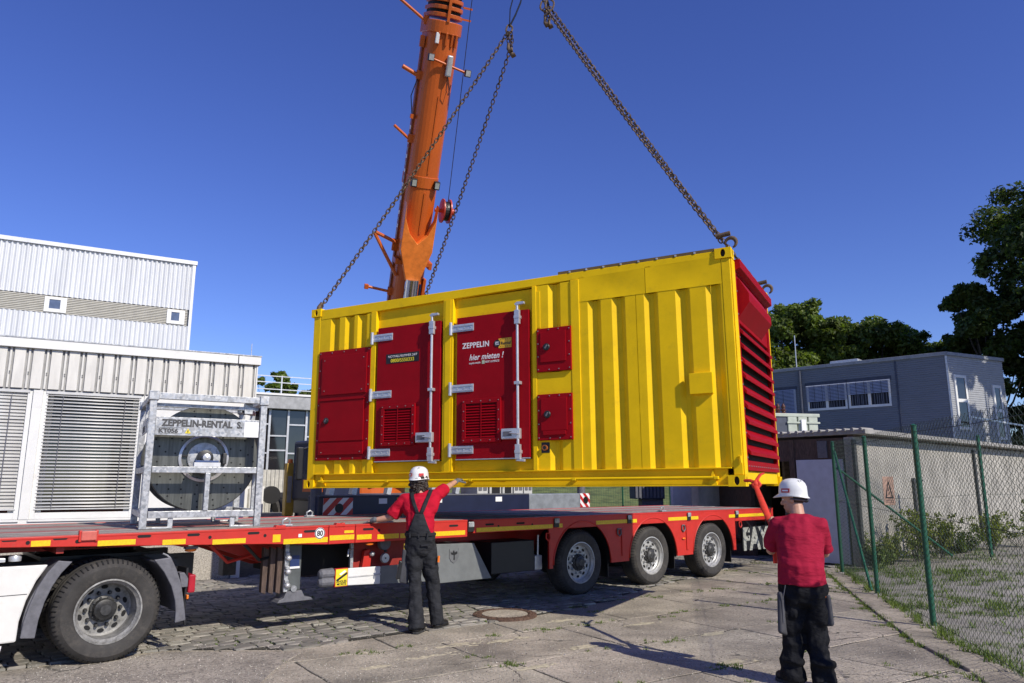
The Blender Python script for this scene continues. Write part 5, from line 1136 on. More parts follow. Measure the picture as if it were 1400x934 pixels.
# ------------------------------------------------------------------ glazed hall beyond
gx = thing("glazed_hall", "flat roofed hall with dark glazing and white mullions in the gap left of the container", "building", (-9.3, 25.4, 0), 30)
M().box(-3, -.3, 4.20, 6, 8, 4.66).build("roof_fascia", mat("fascia grey", (.34, .35, .36), .6), gx, bev=.01); M().box(-3.02, -.34, 4.661, 6.02, 8, 4.73).build("roof_cap", WHT, gx)
M().box(-3, .06, 0, 6, .12, 4.2).build("glazing", GLASS, gx)
for i in range(13): M().box(-2.9 + i * .64, -.02, 0, -2.83 + i * .64, .06, 4.2).build("mullion", ALU, gx)
for i in range(13):
    for z in ((3.65, 2.65) if i % 2 else (3.25, 2.75)): M().box(-2.829 + i * .64, -.01, z, -2.261 + i * .64, .059, z + .05).build("transom", ALU, gx)
M().box(-3, -.1, 0, 6, .04, 1.1).build("plinth", CONCW, gx)
r = M()
for z in (4.95, 5.2, 5.42): r.bar((-3, .4, z), (6, .4, z), .03, .03)
for i in range(5): r.bar((-2.6 + i * 2, .4, 4.73), (-2.6 + i * 2, .4, 5.45), .04, .04)
r.build("roof_railing", ALU, gx)
# clutter in the gap
pf = thing("sheet_fence", "pale ribbed sheet fence standing in the gap behind the drum frame", "fence", (-7.0, 20.0, 0), 30)
vcorr(-1.4, 1.4, .2, 2.0, .11, ((0, 0), (.4, 0), (.5, .03), (.9, .03)), 0, "ribbed_sheet", mat("pale sheet", (.50, .49, .44), .6), pf)
for x in (-1.4, 0, 1.36): M().box(x, .04, 0, x + .06, .1, 2.02).build("post", GALV, pf)
yc = thing("yellow_cabinet", "narrow yellow machine cabinet behind the trailer left of the container", "machine", (-5.20, 17.6, 0), 30)
M().box(-.10, -.12, .9, .10, .16, 2.10).build("cabinet", mat("machine yellow", (.46, .29, .04), .5), yc, bev=.02); M().box(-.07, -.132, 1.2, .03, -.121, 1.8).build("door", mat("machine grey", (.35, .33, .3)), yc, bev=.005); M().box(-.12, -.14, .1, .12, .2, .89).build("base", GPL, yc, bev=.01)
M().lathe([(.0, 2.2), (.05, 2.19), (.06, 2.10), (0, 2.10)], axis='z', n=12).build("beacon", ORPL, yc)
sb = thing("storage_rack", "white slatted crate and grey reel low in the gap behind the trailer", "crate", (-6.6, 18.8, 0), 30)
for i in range(7): M().box(-.45 + i * .13, -.03, .9, -.38 + i * .13, 0, 1.55).build("slat", WHT, sb)
M().box(-.45, 0, 1.5, .42, .03, 1.56).build("rail", WHT, sb); M().box(-.6, -.1, .3, 1.2, .6, .9).build("base", mat("machine grey", (.35, .33, .3)), sb); M().lathe([(.0, -.05), (.22, -.05), (.22, .15), (0, .15)], (.62, .1, 1.35), 'y', 18).build("reel", BLK, sb)
# ------------------------------------------------------------------ grey clad block on the right
ga = thing("grey_office_block", "blue grey clad office block with roller blinds behind the concrete garage", "building", (15.46, 26, 0), -43)
# corner is local (0,0); the front runs to -x, the sunny end wall runs at an angle to the right
P = []; z = 0
while z < 6.12: P += [(0, z), (0, z + .045), (.014, z + .055), (.014, z + .07)]; z += .08
n = len(P); M().add([(-14, y, z) for y, z in P] + [(-.03, y, z) for y, z in P], [(i, n + i, n + i + 1, i + 1) for i in range(n - 1)]).build("front_cladding", GREYC, ga)
ed = Vector((math.cos(R_(69)), math.sin(R_(69)), 0)); EL = 3.25
def ep(s, o, z): return Vector((ed.x * s + ed.y * o, ed.y * s - ed.x * o, z))
en = M().add([ep(.03, -y, z) for y, z in P] + [ep(EL, -y, z) for y, z in P], [(i, n + i, n + i + 1, i + 1) for i in range(n - 1)]).build("end_cladding", mat("pale grey cladding", (.34, .35, .37), .5, var=.05), ga)
M().prism([(-14, .08), (-.03, .08), (ep(EL, 0, 0).x - .05, ep(EL, 0, 0).y), (ep(EL, 0, 0).x - 2, 8), (-14, 8)], .0, 6.1, 'xy').build("core", GPL, ga)
M().prism([(-14.1, -.05), (.03, -.05), (ep(EL + .05, .06, 0).x, ep(EL + .05, .06, 0).y), (ep(EL, 0, 0).x - 2, 8.05), (-14.1, 8.05)], 6.13, 6.26, 'xy').build("roof_edge", mat("roof edge grey", (.26, .27, .29), .5), ga, bev=.01)
M().box(-.035, -.02, 0, .03, .04, 6.12).build("corner_trim", ALU, ga)
M().box(-1.72, -.02, 0, -1.66, .01, 6.1).build("seam_strip", mat("slate strip", (.05, .06, .09)), ga); M().tube([(-5.25, -.06, 0), (-5.25, -.06, 6.1)], .05, 8).build("downpipe", mat("slate strip", (.05, .06, .09)), ga)
def gwin(x0, x1, z0, z1, blind, par=None):
    f = M().box(x0 - .06, -.03, z1, x1 + .06, .01, z1 + .14).build("window", mat("slate strip", (.05, .06, .09)), ga)
    fr = M().box(x0, -.025, z0, x0 + .07, .01, z1).box(x1 - .07, -.025, z0, x1, .01, z1).box(x0 + .07, -.025, z0, x1 - .07, .01, z0 + .09).box((x0 + x1) / 2 - .05, -.026, z0 + .09, (x0 + x1) / 2 + .05, .01, z1)
    fr.build("frame", WHT, f); M().box(x0 + .05, -.006, z0 + .05, x1 - .05, -.001, z1).build("pane", mat("curtained glass", (.012, .014, .02), .3, spec=.2), f)
    zz = z1 - .02; k = 0
    sl_ = None
    while zz > blind:
        if sl_ is None: sl_ = M().add([(x0 - .02, -.062, zz), (x1 + .02, -.062, zz), (x1 + .02, -.04, zz + .040), (x0 - .02, -.04, zz + .040)], [(0, 1, 2, 3)]).build("blind_slat", mat("blue grey blind", (.36, .39, .47), .5), f)
        else: c = sl_.copy(); COL.objects.link(c); c.location = (0, 0, -k * .055)
        k += 1; zz -= .055
    for x in np.linspace(x0, x1, 6)[1:-1]: M().box(x, -.066, blind, x + .012, -.063, z1).build("blind_cord", INK, f)
    cu = M()
    xx = x0 + .12
    while xx < x1 - .12: cu.box(xx, -.0085, z0 + .1, xx + .03, -.0065, blind); xx += random.uniform(.05, .12)
    cu.build("curtain_folds", mat("curtain grey", (.10, .11, .14)), f)["kind"] = "stuff"
gwin(-5.02, -3.50, 4.46, 5.44, 4.80); gwin(-3.44, -1.93, 4.46, 5.44, 4.97); gwin(-8.0, -5.48, 4.30, 5.36, 4.35); gwin(-11.5, -8.6, 4.46, 5.44, 4.8)
def ewin(s0, s1, z0, z1):
    m = M()
    def bx(a, b, c, d):
        v = [ep(s, o, z) for o in (-.02, .04) for s in (a, b) for z in (c, d)]
        m.add(v, [(0, 2, 3, 1), (4, 5, 7, 6), (0, 1, 5, 4), (2, 6, 7, 3), (0, 4, 6, 2), (1, 3, 7, 5)])
    bx(s0, s0 + .09, z0, z1); bx(s1 - .09, s1, z0, z1); bx(s0 + .09, s1 - .09, z0, z0 + .1); bx(s0 + .09, s1 - .09, z1 - .1, z1); bx(s0 + .09, s1 - .09, (z0 + z1) / 2, (z0 + z1) / 2 + .12)
    w_ = m.build("window", WHT, ga)
    M().add([ep(s0 + .05, .02, z0 + .05), ep(s1 - .05, .02, z0 + .05), ep(s1 - .05, .02, z1 - .05), ep(s0 + .05, .02, z1 - .05)], [(0, 1, 2, 3)]).build("pane", GLASS, w_)
ewin(.28, .95, 3.5, 5.45); ewin(2.45, 2.95, 3.2, 5.2)
m = M(); m.bar(ep(.2, .5, 3.9), ep(3.2, .5, 3.7), .06, .06); m.bar(ep(.2, .5, 3.4), ep(.2, .5, 3.9), .06, .06); m.bar(ep(1.7, .5, 2), ep(1.7, .5, 3.8), .06, .06); m.bar(ep(3.2, .5, 2), ep(3.2, .5, 3.7), .06, .06); m.build("handrail", ALU, ga)
M().box(-4.4, 1.0, 6.262, -3.3, 1.8, 6.52).build("roof_vent", ALU, ga, bev=.03); M().tube([(-5.6, .6, 6.26), (-5.6, .6, 7.7)], .02, 6).build("antenna", ALU, ga)
# ------------------------------------------------------------------ concrete garage
GO = (6.84, 15.0, 0)
gg = thing("concrete_garage", "flat roofed rendered concrete garage behind the chain link fence", "garage", GO, 41.15)
M().box(.05, 0, 0, 13, .2, 2.56).build("front_wall", CONCW, gg, bev=.01); M().box(.02, -.025, 0, .12, .03, 2.5).build("corner_post", mat("dark steel and post shadow", (.05, .052, .055), .6), gg)
M().box(.0, -.28, 2.605, 13.2, 4.2, 2.70).build("roof_slab", mat("roof slab grey", (.30, .29, .27), .85), gg, bev=.01); M().box(.05, .0, 2.562, 13, .12, 2.604).build("roof_batten", OWOOD, gg)
for i in range(26): M().tube([(-.04, -.2 + i * .17, 2.70), (.5, -.2 + i * .17, 2.705)], .035, 8).build("roof_ridge", mat("roof slab grey", (.30, .29, .27), .85), gg)
M().box(.06, .22, 2.1, .12, 4.0, 2.55).build("side_fascia", OWOOD, gg); M().box(.04, .25, .05, .10, 1.25, 2.12).build("side_door", PALE, gg, bev=.006); M().box(.03, 1.28, 0, .12, 1.40, 2.55).build("side_post", OWOOD, gg)
M().box(.02, .55, 2.15, .05, .75, 2.5).build("side_bracket", GPL, gg); M().box(.12, 3.8, 0, 13, 4.0, 2.6).build("rear_wall", CONCW, gg)
for x, h in ((2.75, 1.75), (6.8, 2.5)): M().box(x, -.06, 0, x + .09, -.005, h).build("post_shadow_strip", mat("dark steel and post shadow", (.05, .052, .055), .6), gg)  # dark strips in place of the fence posts' cast shadows on the wall
M().box(2.84, -.05, 1.68, 3.3, -.005, 1.72).build("shadow_crossbar", mat("dark steel and post shadow", (.05, .052, .055), .6), gg)  # horizontal piece of the same cast shadow, built as a dark bar
# ------------------------------------------------------------------ shelter with the transformer
se = thing("open_shelter", "dark open shelter with a grey timber beam beside the concrete garage", "shelter", (7.0, 17.6, 0), 20)
M().box(-1.0, 0, 2.38, .55, .14, 2.62).build("front_beam", GWOOD, se, bev=.01); M().box(-1.4, .14, 2.40, .9, 3, 2.58).build("roof_slab", CONCW, se)
M().box(-1.4, 2.6, 0, 1.2, 2.7, 2.4).build("rear_wall", DARK, se); M().box(.75, .2, 0, .85, 2.6, 2.4).build("side_wall", OWOOD, se); M().box(-1.5, .3, 0, -1.4, 2.6, 2.4).build("side_wall", OWOOD, se)
M().box(-.72, .04, 0, -.58, .12, 2.37).build("post", GWOOD, se); M().box(-.62, .02, 2.22, -.35, .12, 2.37).build("brace_block", GWOOD, se); M().box(.3, .3, 0, .42, .4, 2.39).build("post", OWOOD, se)
for i in range(7): M().box(-.35 + i * .16, 2.5, .02, -.25 + i * .16, 2.59, 2.3).build("board", OWOOD, se)
tf = thing("transformer", "pale green electrical transformer with bushings standing on the shelter roof", "transformer", (6.82, 18.35, 2.60), 12)
for i in range(3): M().box(-.25 + i * .28, -.4, .0, .0 + i * .28, .4, .66).build("cooling_panel", TRAFO, tf, bev=.02)
M().box(-.9, -.38, 0, -.27, .4, .62).build("tank", mat("slate strip", (.05, .06, .09)), tf); M().box(-.9, -.41, .62, .62, .42, .70).build("lid", TRAFO, tf, bev=.01); M().box(-.28, -.43, .46, .6, -.40, .50).build("rib", TRAFO, tf)
M().box(.08, -.46, .25, .2, -.41, .55).build("label_plate", PAP, tf)
for x in (-.6, -.45, -.25, -.1): M().lathe([(.04, .70), (.07, .74), (.04, .78), (.07, .82), (.04, .86), (.06, .9), (.02, .98)], (x, 0, 0), 'z', 10).build("bushing", mat("brown porcelain", (.08, .03, .02), .2), tf)
# things seen through the gap under the container
pw = thing("pale_wall", "pale painted wall low under the right end of the container", "wall", (4.25, 20.0, 0), 0)
LAV = mat("bright painted wall", (.78, .78, .80), .7, var=.05)
M().box(.0, 0, 0, .52, .3, 2.2).build("wall_panel", LAV, pw, bev=.01); M().box(.70, 0, 0, 1.95, .3, 2.2).build("wall_panel", LAV, pw, bev=.01); M().box(.53, -.03, 0, .69, .2, 2.2).build("yellow_post", REFY, pw); M().box(.66, -.045, 0, .69, -.03, 2.2).build("post_edge", OWOOD, pw)
M().box(1.96, .2, 0, 3.2, .3, 2.3).build("dark_gate", DARK, pw)
cr_ = thing("dark_bin", "dark grey slatted bin on legs seen through the gap under the container", "bin", (3.75, 21.0, 0), 5)
M().box(-.42, -.3, 1.22, .42, .3, 1.75).build("bin_body", mat("slate strip", (.05, .06, .09)), cr_, bev=.01)
for i in range(8): M().box(-.40 + i * .1, -.325, 1.25, -.34 + i * .1, -.301, 1.72).build("slat", GPL, cr_)
M().box(-.2, -.2, 0, .4, .2, 1.219).build("stand", GPL, cr_)
V = []; n = 24
for jn in range(13):
    for i in range(n + 1): V.append((-8 + i * 1.1, 23 + jn * 1.5, .6 + jn * .28 + random.uniform(-.05, .05)))
tag(M().add(V, [(jn * (n + 1) + i, jn * (n + 1) + i + 1, (jn + 1) * (n + 1) + i + 1, (jn + 1) * (n + 1) + i) for jn in range(12) for i in range(n)]).build("grass_bank", GRASSB, smooth=True), kind="structure")
gf = thing("green_bank_fence", "low green wire fence in front of the grass bank under the container", "fence", (2.0, 22.0, 0), 0)
for x in (-1.5, .08, 1.22, 2.6): M().tube([(x, 0, 0), (x, 0, 2.0)], .025, 6).build("post", GREEN, gf)
m = M()
for i in range(60): m.bar((-1.5 + i * .07, 0, .3), (-1.5 + i * .07, 0, 1.9), .004, .004)
for i in range(9): m.bar((-1.5, .004, .3 + i * .2), (2.6, .004, .3 + i * .2), .005, .005)
m.build("wire_mesh", GREEN, gf)["kind"] = "stuff"
# ------------------------------------------------------------------ mobile crane
ck = thing("mobile_crane", "orange telescopic mobile crane with its boom raised behind the yellow container", "crane", (-1.5, 16.75, 0), 41.15)
CI = (Matrix.Translation((-1.5, 16.75, 0)) @ Matrix.Rotation(R_(41.15), 4, 'Z')).inverted()
BA, BB = Vector((-2.74, 18.4, 6.3)), Vector((-1.55, 15.3, 12.2))
zb = (BB - BA).normalized(); hb_ = Vector((zb.x, zb.y, 0)).normalized(); xb = Vector((-hb_.y, hb_.x, 0)); xb = xb if xb.x > 0 else -xb; yb = zb.cross(xb)
BM = Matrix((xb, yb, zb)).transposed().to_4x4(); BM.translation = BA
def section(hw, top, bot, n=14):
    P = [(-hw, top), (hw, top)]
    for k in range(n + 1):
        a = math.pi * k / n; P.append((hw * math.cos(a), -(bot) * math.sin(a) ** .8 if True else 0))
    return P
def tubebox(P, s0, s1): return M().prism(P, s0, s1, 'xy')
PB = section(.385, .42, .40)
boom = tubebox(PB, -5.0, 6.45).build("boom", ORNG, ck, bev=.03); boom.matrix_basis = CI @ BM
def bp(m, name, mt, **k): return m.build(name, mt, boom, **k)
tubebox(section(.43, .46, .45), 6.35, 6.62).build("boom_collar", ORNG, boom, bev=.015)
for i in range(4):
    z = 6.70 + i * .16; w_ = .405 - i * .012
    tubebox(section(w_, .42, .43), z, z + .085).build("boom_collar", ORNG, boom, bev=.01); tubebox(section(w_ - .05, .37, .37), z + .086, z + .159).build("collar_gap", DARK, boom)
tubebox(section(.34, .36, .34), 7.35, 12.5).build("telescope_section", ORNG, boom, bev=.02); tubebox(section(.29, .31, .29), 12.5, 17.2).build("telescope_section", ORNG, boom, bev=.02)
bp(M().box(-.2, -.6, 17.2, .2, .4, 17.8), "boom_head", ORNG, bev=.03)
bp(M().box(-.03, -.47, 6.6, .03, -.40, 7.3), "collar_bracket", ORNG)
# left side guide rail, marking strip and brackets
bp(M().box(-.43, -.02, -4.9, -.386, .12, 6.2), "side_rail", mat("dark orange", (.25, .06, .02), .5)); 
for i in range(16): bp(M().box(-.436, .0, 1.6 + i * .17, -.4305, .10, 1.69 + i * .17), "marking_patch", PAP if i % 2 else mat("marking grey", (.3, .3, .32)))
def arm(z, L, slope, y=-.05, tip=None, r=.035):
    a = M().bar((-.42, y, z - .06), (-.42, y, z + .14), .10, .12); a = bp(a, "side_bracket", ORNG, bev=.01)
    q = Vector((-.42 - L, y, z + slope)); M().tube([(-.46, y, z + .03), q], [r, r], 8).build("side_arm", ORNG, a, smooth=50)
    if tip: M().box(q.x - .10, q.y - .05, q.z - .06, q.x, q.y + .05, q.z + .06).build("arm_lamp", tip, a, bev=.01)
    return a
arm(.12, .55, .10, tip=ORNG); arm(3.9, .42, .28); arm(5.35, .40, .16, r=.05); arm(6.55, .66, .36)
a = bp(M().bar((-.44, -.05, 1.5), (-.44, -.05, 1.2), .08, .16), "side_bracket", ORNG, bev=.01)
M().tube([(-.44, -.08, 1.42), (-.98, -.08, 1.62)], .045, 8).build("triangle_arm", ORNG, a); M().tube([(-.98, -.08, 1.58), (-.36, -.25, .62)], .045, 8).build("triangle_arm", ORNG, a)
bp(M().tube([(-.45, -.1, 5.3), (-.55, -.12, 4.9), (-.47, -.1, 4.5)], .012, 6), "hose", BLK); bp(M().box(-.5, -.14, 4.4, -.42, -.05, 4.5), "hose_clip", ORNG); bp(M().box(-.5, -.12, 6.0, -.40, -.02, 6.25), "hose_clip", ORNG)
# belly details: stiffener, lamp bar, lower collar, cylinder bracket
bp(M().bar((.04, -.402, 3.2), (.04, -.402, 5.0), .03, .03), "stiffener", ORNG); bp(M().bar((.04, -.402, 1.75), (.04, -.402, 2.75), .035, .04), "stiffener", ORNG)
tubebox(section(.40, .43, .418), 2.85, 3.12).build("boom_band", ORNG, boom, bev=.01)
for x in (-.26, .30): bp(M().box(x - .07, -.45, 2.86, x + .07, -.30 if x < 0 else -.28, 3.06), "work_lamp", BLK, bev=.015)
for x in (-.26, .30): bp(M().box(x - .05, -.456, 2.89, x + .05, -.4505, 3.03), "lamp_glass", mat("lamp glass", (.35, .38, .36), .15))
lb = bp(M().tube([(-.26, -.46, 5.78), (.56, -.46, 5.62)], .028, 8), "lamp_bar", ORNG, smooth=50)
for x, z in ((-.28, 5.80), (.62, 5.61)): M().box(x - .07, -.53, z - .08, x + .07, -.42, z + .08).build("work_lamp", BLK, lb, bev=.012); M().box(x - .055, -.537, z - .062, x + .055, -.5305, z + .062).build("lamp_glass", ALU, lb)
bp(M().box(.10, -.52, 5.45, .23, -.40, 5.92), "sensor_box", ALU, bev=.03); bp(M().tube([(.16, -.47, 5.45), (.17, -.48, 5.15), (.24, -.45, 5.05), (.28, -.42, 5.3)], .01, 6), "cable", BLK)
for x in (-.15, .02, .16, .26): bp(M().bar((x, -.42 + abs(x) * .25, 6.1), (x, -.44 + abs(x) * .2, 6.38), .05, .05), "collar_foot", ORNG, bev=.01)
bp(M().box(-.22, -.43, 6.12, -.14, -.36, 6.35), "white_plate", PAP, bev=.01)
# V bracket carrying the luffing cylinder
vb = []
for k in range(13):
    a = math.pi * k / 12; vb.append((.39 * math.cos(a), 2.25 - .75 * math.sin(a) ** .9 + (0 if 0 < k < 12 else .25)))
P = [(.395, 2.5), (.395, 1.35), (.16, .55), (-.16, .55), (-.395, 1.35), (-.395, 2.5)] + [(-.36, 2.1), (-.22, 1.75), (0, 1.52), (.22, 1.75), (.36, 2.1)]
bp(M().prism(P, -.56, -.30), "cylinder_bracket", mat("light crane orange", (.80, .21, .03), .4), bev=.015)
bp(M().box(-.46, -.44, .95, -.386, -.0, 1.08), "base_band", ORNG); bp(M().box(.386, -.44, .88, .47, -.05, 1.06), "base_band", ORNG, bev=.01); bp(M().box(-.385, -.455, .96, .385, -.405, 1.06), "base_band", ORNG)
cy = bp(M().tube([(.0, -.50, .62), (.02, -.55, -1.2)], .17, 20), "lift_cylinder", mat("polished chrome", (.55, .57, .60), .16, .95, var=.1, stretch=(8, 8, .4)), smooth=50)
M().tube([(.02, -.55, -1.2), (.06, -.62, -4.6)], .23, 20).build("cylinder_barrel", ORNG, cy, smooth=50); M().box(-.1, -.56, .42, .1, -.42, .62).build("cylinder_eye", BLK, cy, bev=.02); M().tube([(.235, -.45, .5), (.25, -.47, -3)], .03, 6).build("cylinder_pipe", NAVY, cy)
bp(M().box(.33, -.32, -4.8, .41, -.1, .6), "side_plate", ORNG, bev=.01)
# rope reel on the right
rl = bp(M().lathe([(.0, .40), (.05, .40), (.05, .56), (.30, .57), (.30, .60), (.16, .61), (.16, .73), (.30, .74), (.30, .77), (.08, .78), (.08, .90), (0, .90)], (0, -.15, 2.35), 'x', 30), "rope_reel", mat("reel red", (.50, .06, .03), .4), smooth=35)
M().lathe([(.165, .615), (.24, .62), (.24, .72), (.165, .725)], (0, -.15, 2.35), 'x', 24).build("reel_rope", BLK, rl)
bp(M().tube([(.66, -.35, 2.4), (.50, -.35, 7.0), (.42, -.4, 12.0)], .009, 5), "sensor_rope", BLK)
for z in (6.75, 7.0, 7.25): bp(M().box(.40, -.06, z, .62, -.02, z + .04), "side_pin", ORNG)
# superstructure, cab and carrier
M().box(-1.3, -.6, .75, 1.3, 8.6, 1.25).build("carrier_frame", NAVY, ck, bev=.02); M().box(-1.3, -.5, 1.26, 1.3, 8.4, 1.40).build("carrier_deck", GPL, ck, bev=.01)
M().lathe([(.0, 1.40), (1.1, 1.40), (1.1, 1.75), (0, 1.75)], (0, 3.6, 0), 'z', 30).build("turntable", ORNG, ck)
M().box(-.4, 2.2, 1.76, 1.1, 5.0, 2.6).build("superstructure", ORNG, ck, bev=.04); M().box(.0, 5.02, 1.76, 1.3, 5.9, 2.7).build("counterweight", ORNG, ck, bev=.05)
cb_ = M().box(-2.25, 1.3, 1.25, -1.35, 2.9, 2.60).build("cab", NAVY, ck, bev=.06); M().box(-2.2, 1.28, 1.75, -1.4, 1.299, 2.52).build("cab_window", GLASS, cb_); M().box(-2.268, 1.4, 1.85, -2.251, 2.8, 2.52).build("cab_window", GLASS, cb_); M().box(-2.265, 1.35, 1.45, -2.251, 2.3, 1.72).build("cab_panel", ORNG, cb_)
mi = M().box(-2.86, 1.35, 1.70, -2.72, 1.47, 2.40).build("mirror", BLK, cb_, bev=.03); M().tube([(-2.74, 1.4, 2.35), (-2.24, 1.5, 2.5)], .025, 6).build("mirror_arm", BLK, cb_); M().lathe([(.0, 2.95), (.07, 2.93), (.08, 2.75), (0, 2.75)], (-2.0, 1.6, -.13), 'z', 12).build("beacon", ORPL, cb_)
for y in (1.0, 2.6, 6.0, 7.6):
    for x in (-1.2, 1.2): M().lathe([(.3, x - .17), (.6, x - .19), (.65, x - .1), (.65, x + .1), (.6, x + .19), (.3, x + .17)], (0, y, .65), 'x', 30, closed=True).build("wheel", RUB, ck, smooth=35)
ob = M().box(-3.55, -1.05, .72, 1.6, -.62, 1.405).build("outrigger_beam", NAVY, ck, bev=.02); M().box(1.601, -1.03, .78, 3.6, -.64, 1.40).build("outrigger_beam", mat("outrigger grey", (.22, .24, .26), .5), ck, bev=.02)
M().box(-3.53, -1.06, 1.395, 1.58, -.60, 1.415).build("beam_lip", GPL, ob)
def chevron(x0, x1, z0, z1, y, name="chevron_plate", dirn=1, st=.13):
    p = M().box(x0, y - .012, z0, x1, y - .001, z1).build(name, PAP, ck, bev=.002); H_ = z1 - z0; x = x0 - H_
    while x < x1:
        P = [(x, z0), (x + st, z0), (x + st + H_, z1), (x + H_, z1)] if dirn > 0 else [(x, z1), (x + st, z1), (x + st + H_, z0), (x + H_, z0)]
        # clip to the plate
        Q = []
        for (a, b), (c, d) in zip(P, P[1:] + P[:1]):
            def cross(xx): t = (xx - a) / (c - a); return (xx, b + (d - b) * t)
            ins = lambda v: x0 <= v <= x1
            if ins(a): Q.append((a, b))
            if a != c:
                hits = sorted([xx for xx in (x0, x1) if (a - xx) * (c - xx) < 0], key=lambda xx: abs(xx - a))
                Q += [cross(xx) for xx in hits]
        if len(Q) > 2: M().prism(Q, y - .0145, y - .0125).build("stripe", REFR, p)
        x += st * 2
    M().lathe([(.0, y - .017), (.085, y - .017), (.085, y - .0147)], ((x0 + x1) / 2 + .02, 0, (z0 + z1) / 2), 'y', 24).build("reflector", BLK, p); return p
chevron(-3.46, -2.86, 1.0, 1.37, -1.05); chevron(3.25, 3.58, 1.08, 1.40, -1.03, dirn=-1, st=.10)
for x in (-3.5, 3.5):
    M().tube([(x, -.84, .05), (x, -.84, 1.72)], .10, 12).build("outrigger_jack", GPL, ck, smooth=50); M().box(x - .3, -1.1, .0, x + .3, -.55, .06).build("outrigger_pad", OWOOD, ck)
for x in (-2.3, -1.0, .6): M().box(x, -1.056, 1.25, x + .18, -1.051, 1.35).build("label_plate", PAP, ob)
M().box(-1.9, -1.056, 1.28, -1.87, -1.051, 1.36).build("label_plate", REFY, ob)
for x in (-2.9, -2.4, -1.6, -.5, -.2, .15): M().bar((x, -.2, 1.41), (x + .1, -.2, 1.9), .14, .1).build("strut", ALU, ck)
for i, (x, w_) in enumerate(((.45, .30), (.80, .34), (1.18, .30), (1.52, .28), (1.83, .26))):
    c_ = M().box(x, -.61, 1.15 if i < 2 else 1.05, x + w_, .0, 1.75).build("equipment_box", mat("equipment white", (.50, .50, .48), .5, dirt=((.3, .28, .25), 6, .5, .8)), ck, bev=.012)
    if i in (1, 2): M().box(x + .06, -.622, 1.38, x + w_ - .05, -.611, 1.66).build("box_opening", DARK, c_)
    else:
        for k in range(2): M().box(x + .03 + k * w_ * .45, -.625, 1.48, x + w_ * .42 + k * w_ * .45, -.611, 1.62).build("latch", GPL, c_, bev=.004)

# ------------------------------------------------------------------ chain link fence
def wire(p, q, h0, h1, z0=.06, z1=.06, cell=.054):
    """woven diamonds between two posts"""
    p, q = Vector(p), Vector(q); L = (q - p).length; n = int(L / cell); m = M(); d = (q - p).normalized(); nr = Vector((-d.y, d.x, 0))
    for i in range(n):
        s = (i + .5) / n; zb_, zt = z0 + (z1 - z0) * s, h0 + (h1 - h0) * s; k = int((zt - zb_) / (cell * .62)); pts = []
        for t in range(k + 1):
            o = (.53 if ((t + i) % 2) else -.53) * L / n; c = p.lerp(q, s) + d * o + nr * (.004 if t % 2 else -.004) * (1 if i % 2 else -1); pts.append((c.x, c.y, zb_ + (zt - zb_) * t / k))
        m.tube(pts, .0028, 3)
    return m
FP = [(3.85, 5.0, 2.22), (4.805, 8.894, 2.30), (5.39, 11.416, 2.32), (6.06, 14.122, 2.39)]
fc = thing("chain_link_fence", "green chain link fence running along the paving with leaning corner struts", "fence", (0, 0, 0))
FQ = [(6.06, 14.122, 2.39), (9.5, 15.2, 2.58), (13.2, 16.4, 2.6)]
for i, (x, y, h) in enumerate(FP + FQ[1:]):
    x1, y1 = (x + .03, y) if i < 4 else (x - .05, y)
    m = M().tube([(x, y, -.05), (x + .0, y, h + .0)], .032 if i < 4 else .034, 10); m.lathe([(.034, h), (.036, h + .012), (0, h + .03)], (x, y, 0), 'z', 10); pst = m.build("post", GREEN, fc, smooth=50)
    M().lathe([(.07, -.02), (.065, .02), (.035, .035)], (x, y, yz(x, y) - .01), 'z', 12).build("post_base", CONCW, pst)
M().tube([(6.06, 14.05, 2.22), (5.46, 11.75, .03)], .022, 8).build("strut", GREEN, fc, smooth=50); M().tube([(6.1, 14.10, 1.92), (8.55, 14.90, .25)], .022, 8).build("strut", GREEN, fc, smooth=50)
for a, b in list(zip(FP, FP[1:])) + list(zip(FQ, FQ[1:])):
    wire((a[0], a[1], 0), (b[0], b[1], 0), a[2] + .03, b[2] + .03, yz(a[0], a[1]) + .02, yz(b[0], b[1]) + .02).build("wire_mesh", WIRE, fc)["kind"] = "stuff"
    for fz in (.97, .55, .04): M().tube([(a[0], a[1] - .0, a[2] * fz), ((a[0] + b[0]) / 2, (a[1] + b[1]) / 2, (a[2] + b[2]) / 2 * fz - .015), (b[0], b[1], b[2] * fz)], .003, 4).build("tension_wire", WIRE, fc)
sg = thing("warning_sign", "faded brown warning plate with a tall black triangle on the mesh fence", "sign", (5.12, 10.27, 1.53), 76.9 - 180 + 0)
sg.rotation_euler = (0, 0, R_(-77 + 0 + 0))
SGT = mat("faded sign brown", (.42, .27, .20), .6, var=.12, scale=20)
sg.rotation_euler = (0, 0, R_(0)); dx = 0
pl_ = M().box(-.075, -.012, -.19, .075, -.006, .19).build("plate", SGT, sg, bev=.003)
M().prism([(-.055, -.10), (.055, -.10), (.0, .15), (.0, .11), (.036, -.082), (-.036, -.082)], -.0145, -.0125).build("triangle", INK, pl_); M().prism([(-.055, -.10), (-.036, -.082), (.0, .11), (.0, .15)], -.0145, -.0125).build("triangle", INK, pl_)
M().prism([(-.008, -.06), (.012, -.01), (.0, -.01), (.008, .05), (-.012, .0), (.0, .0)], -.0145, -.0125).build("flash_mark", INK, pl_)
for z in (-.13, -.155): M().box(-.055, -.0143, z, .055, -.0125, z + .010).build("print_line", mat("faded print", (.16, .10, .08)), pl_)
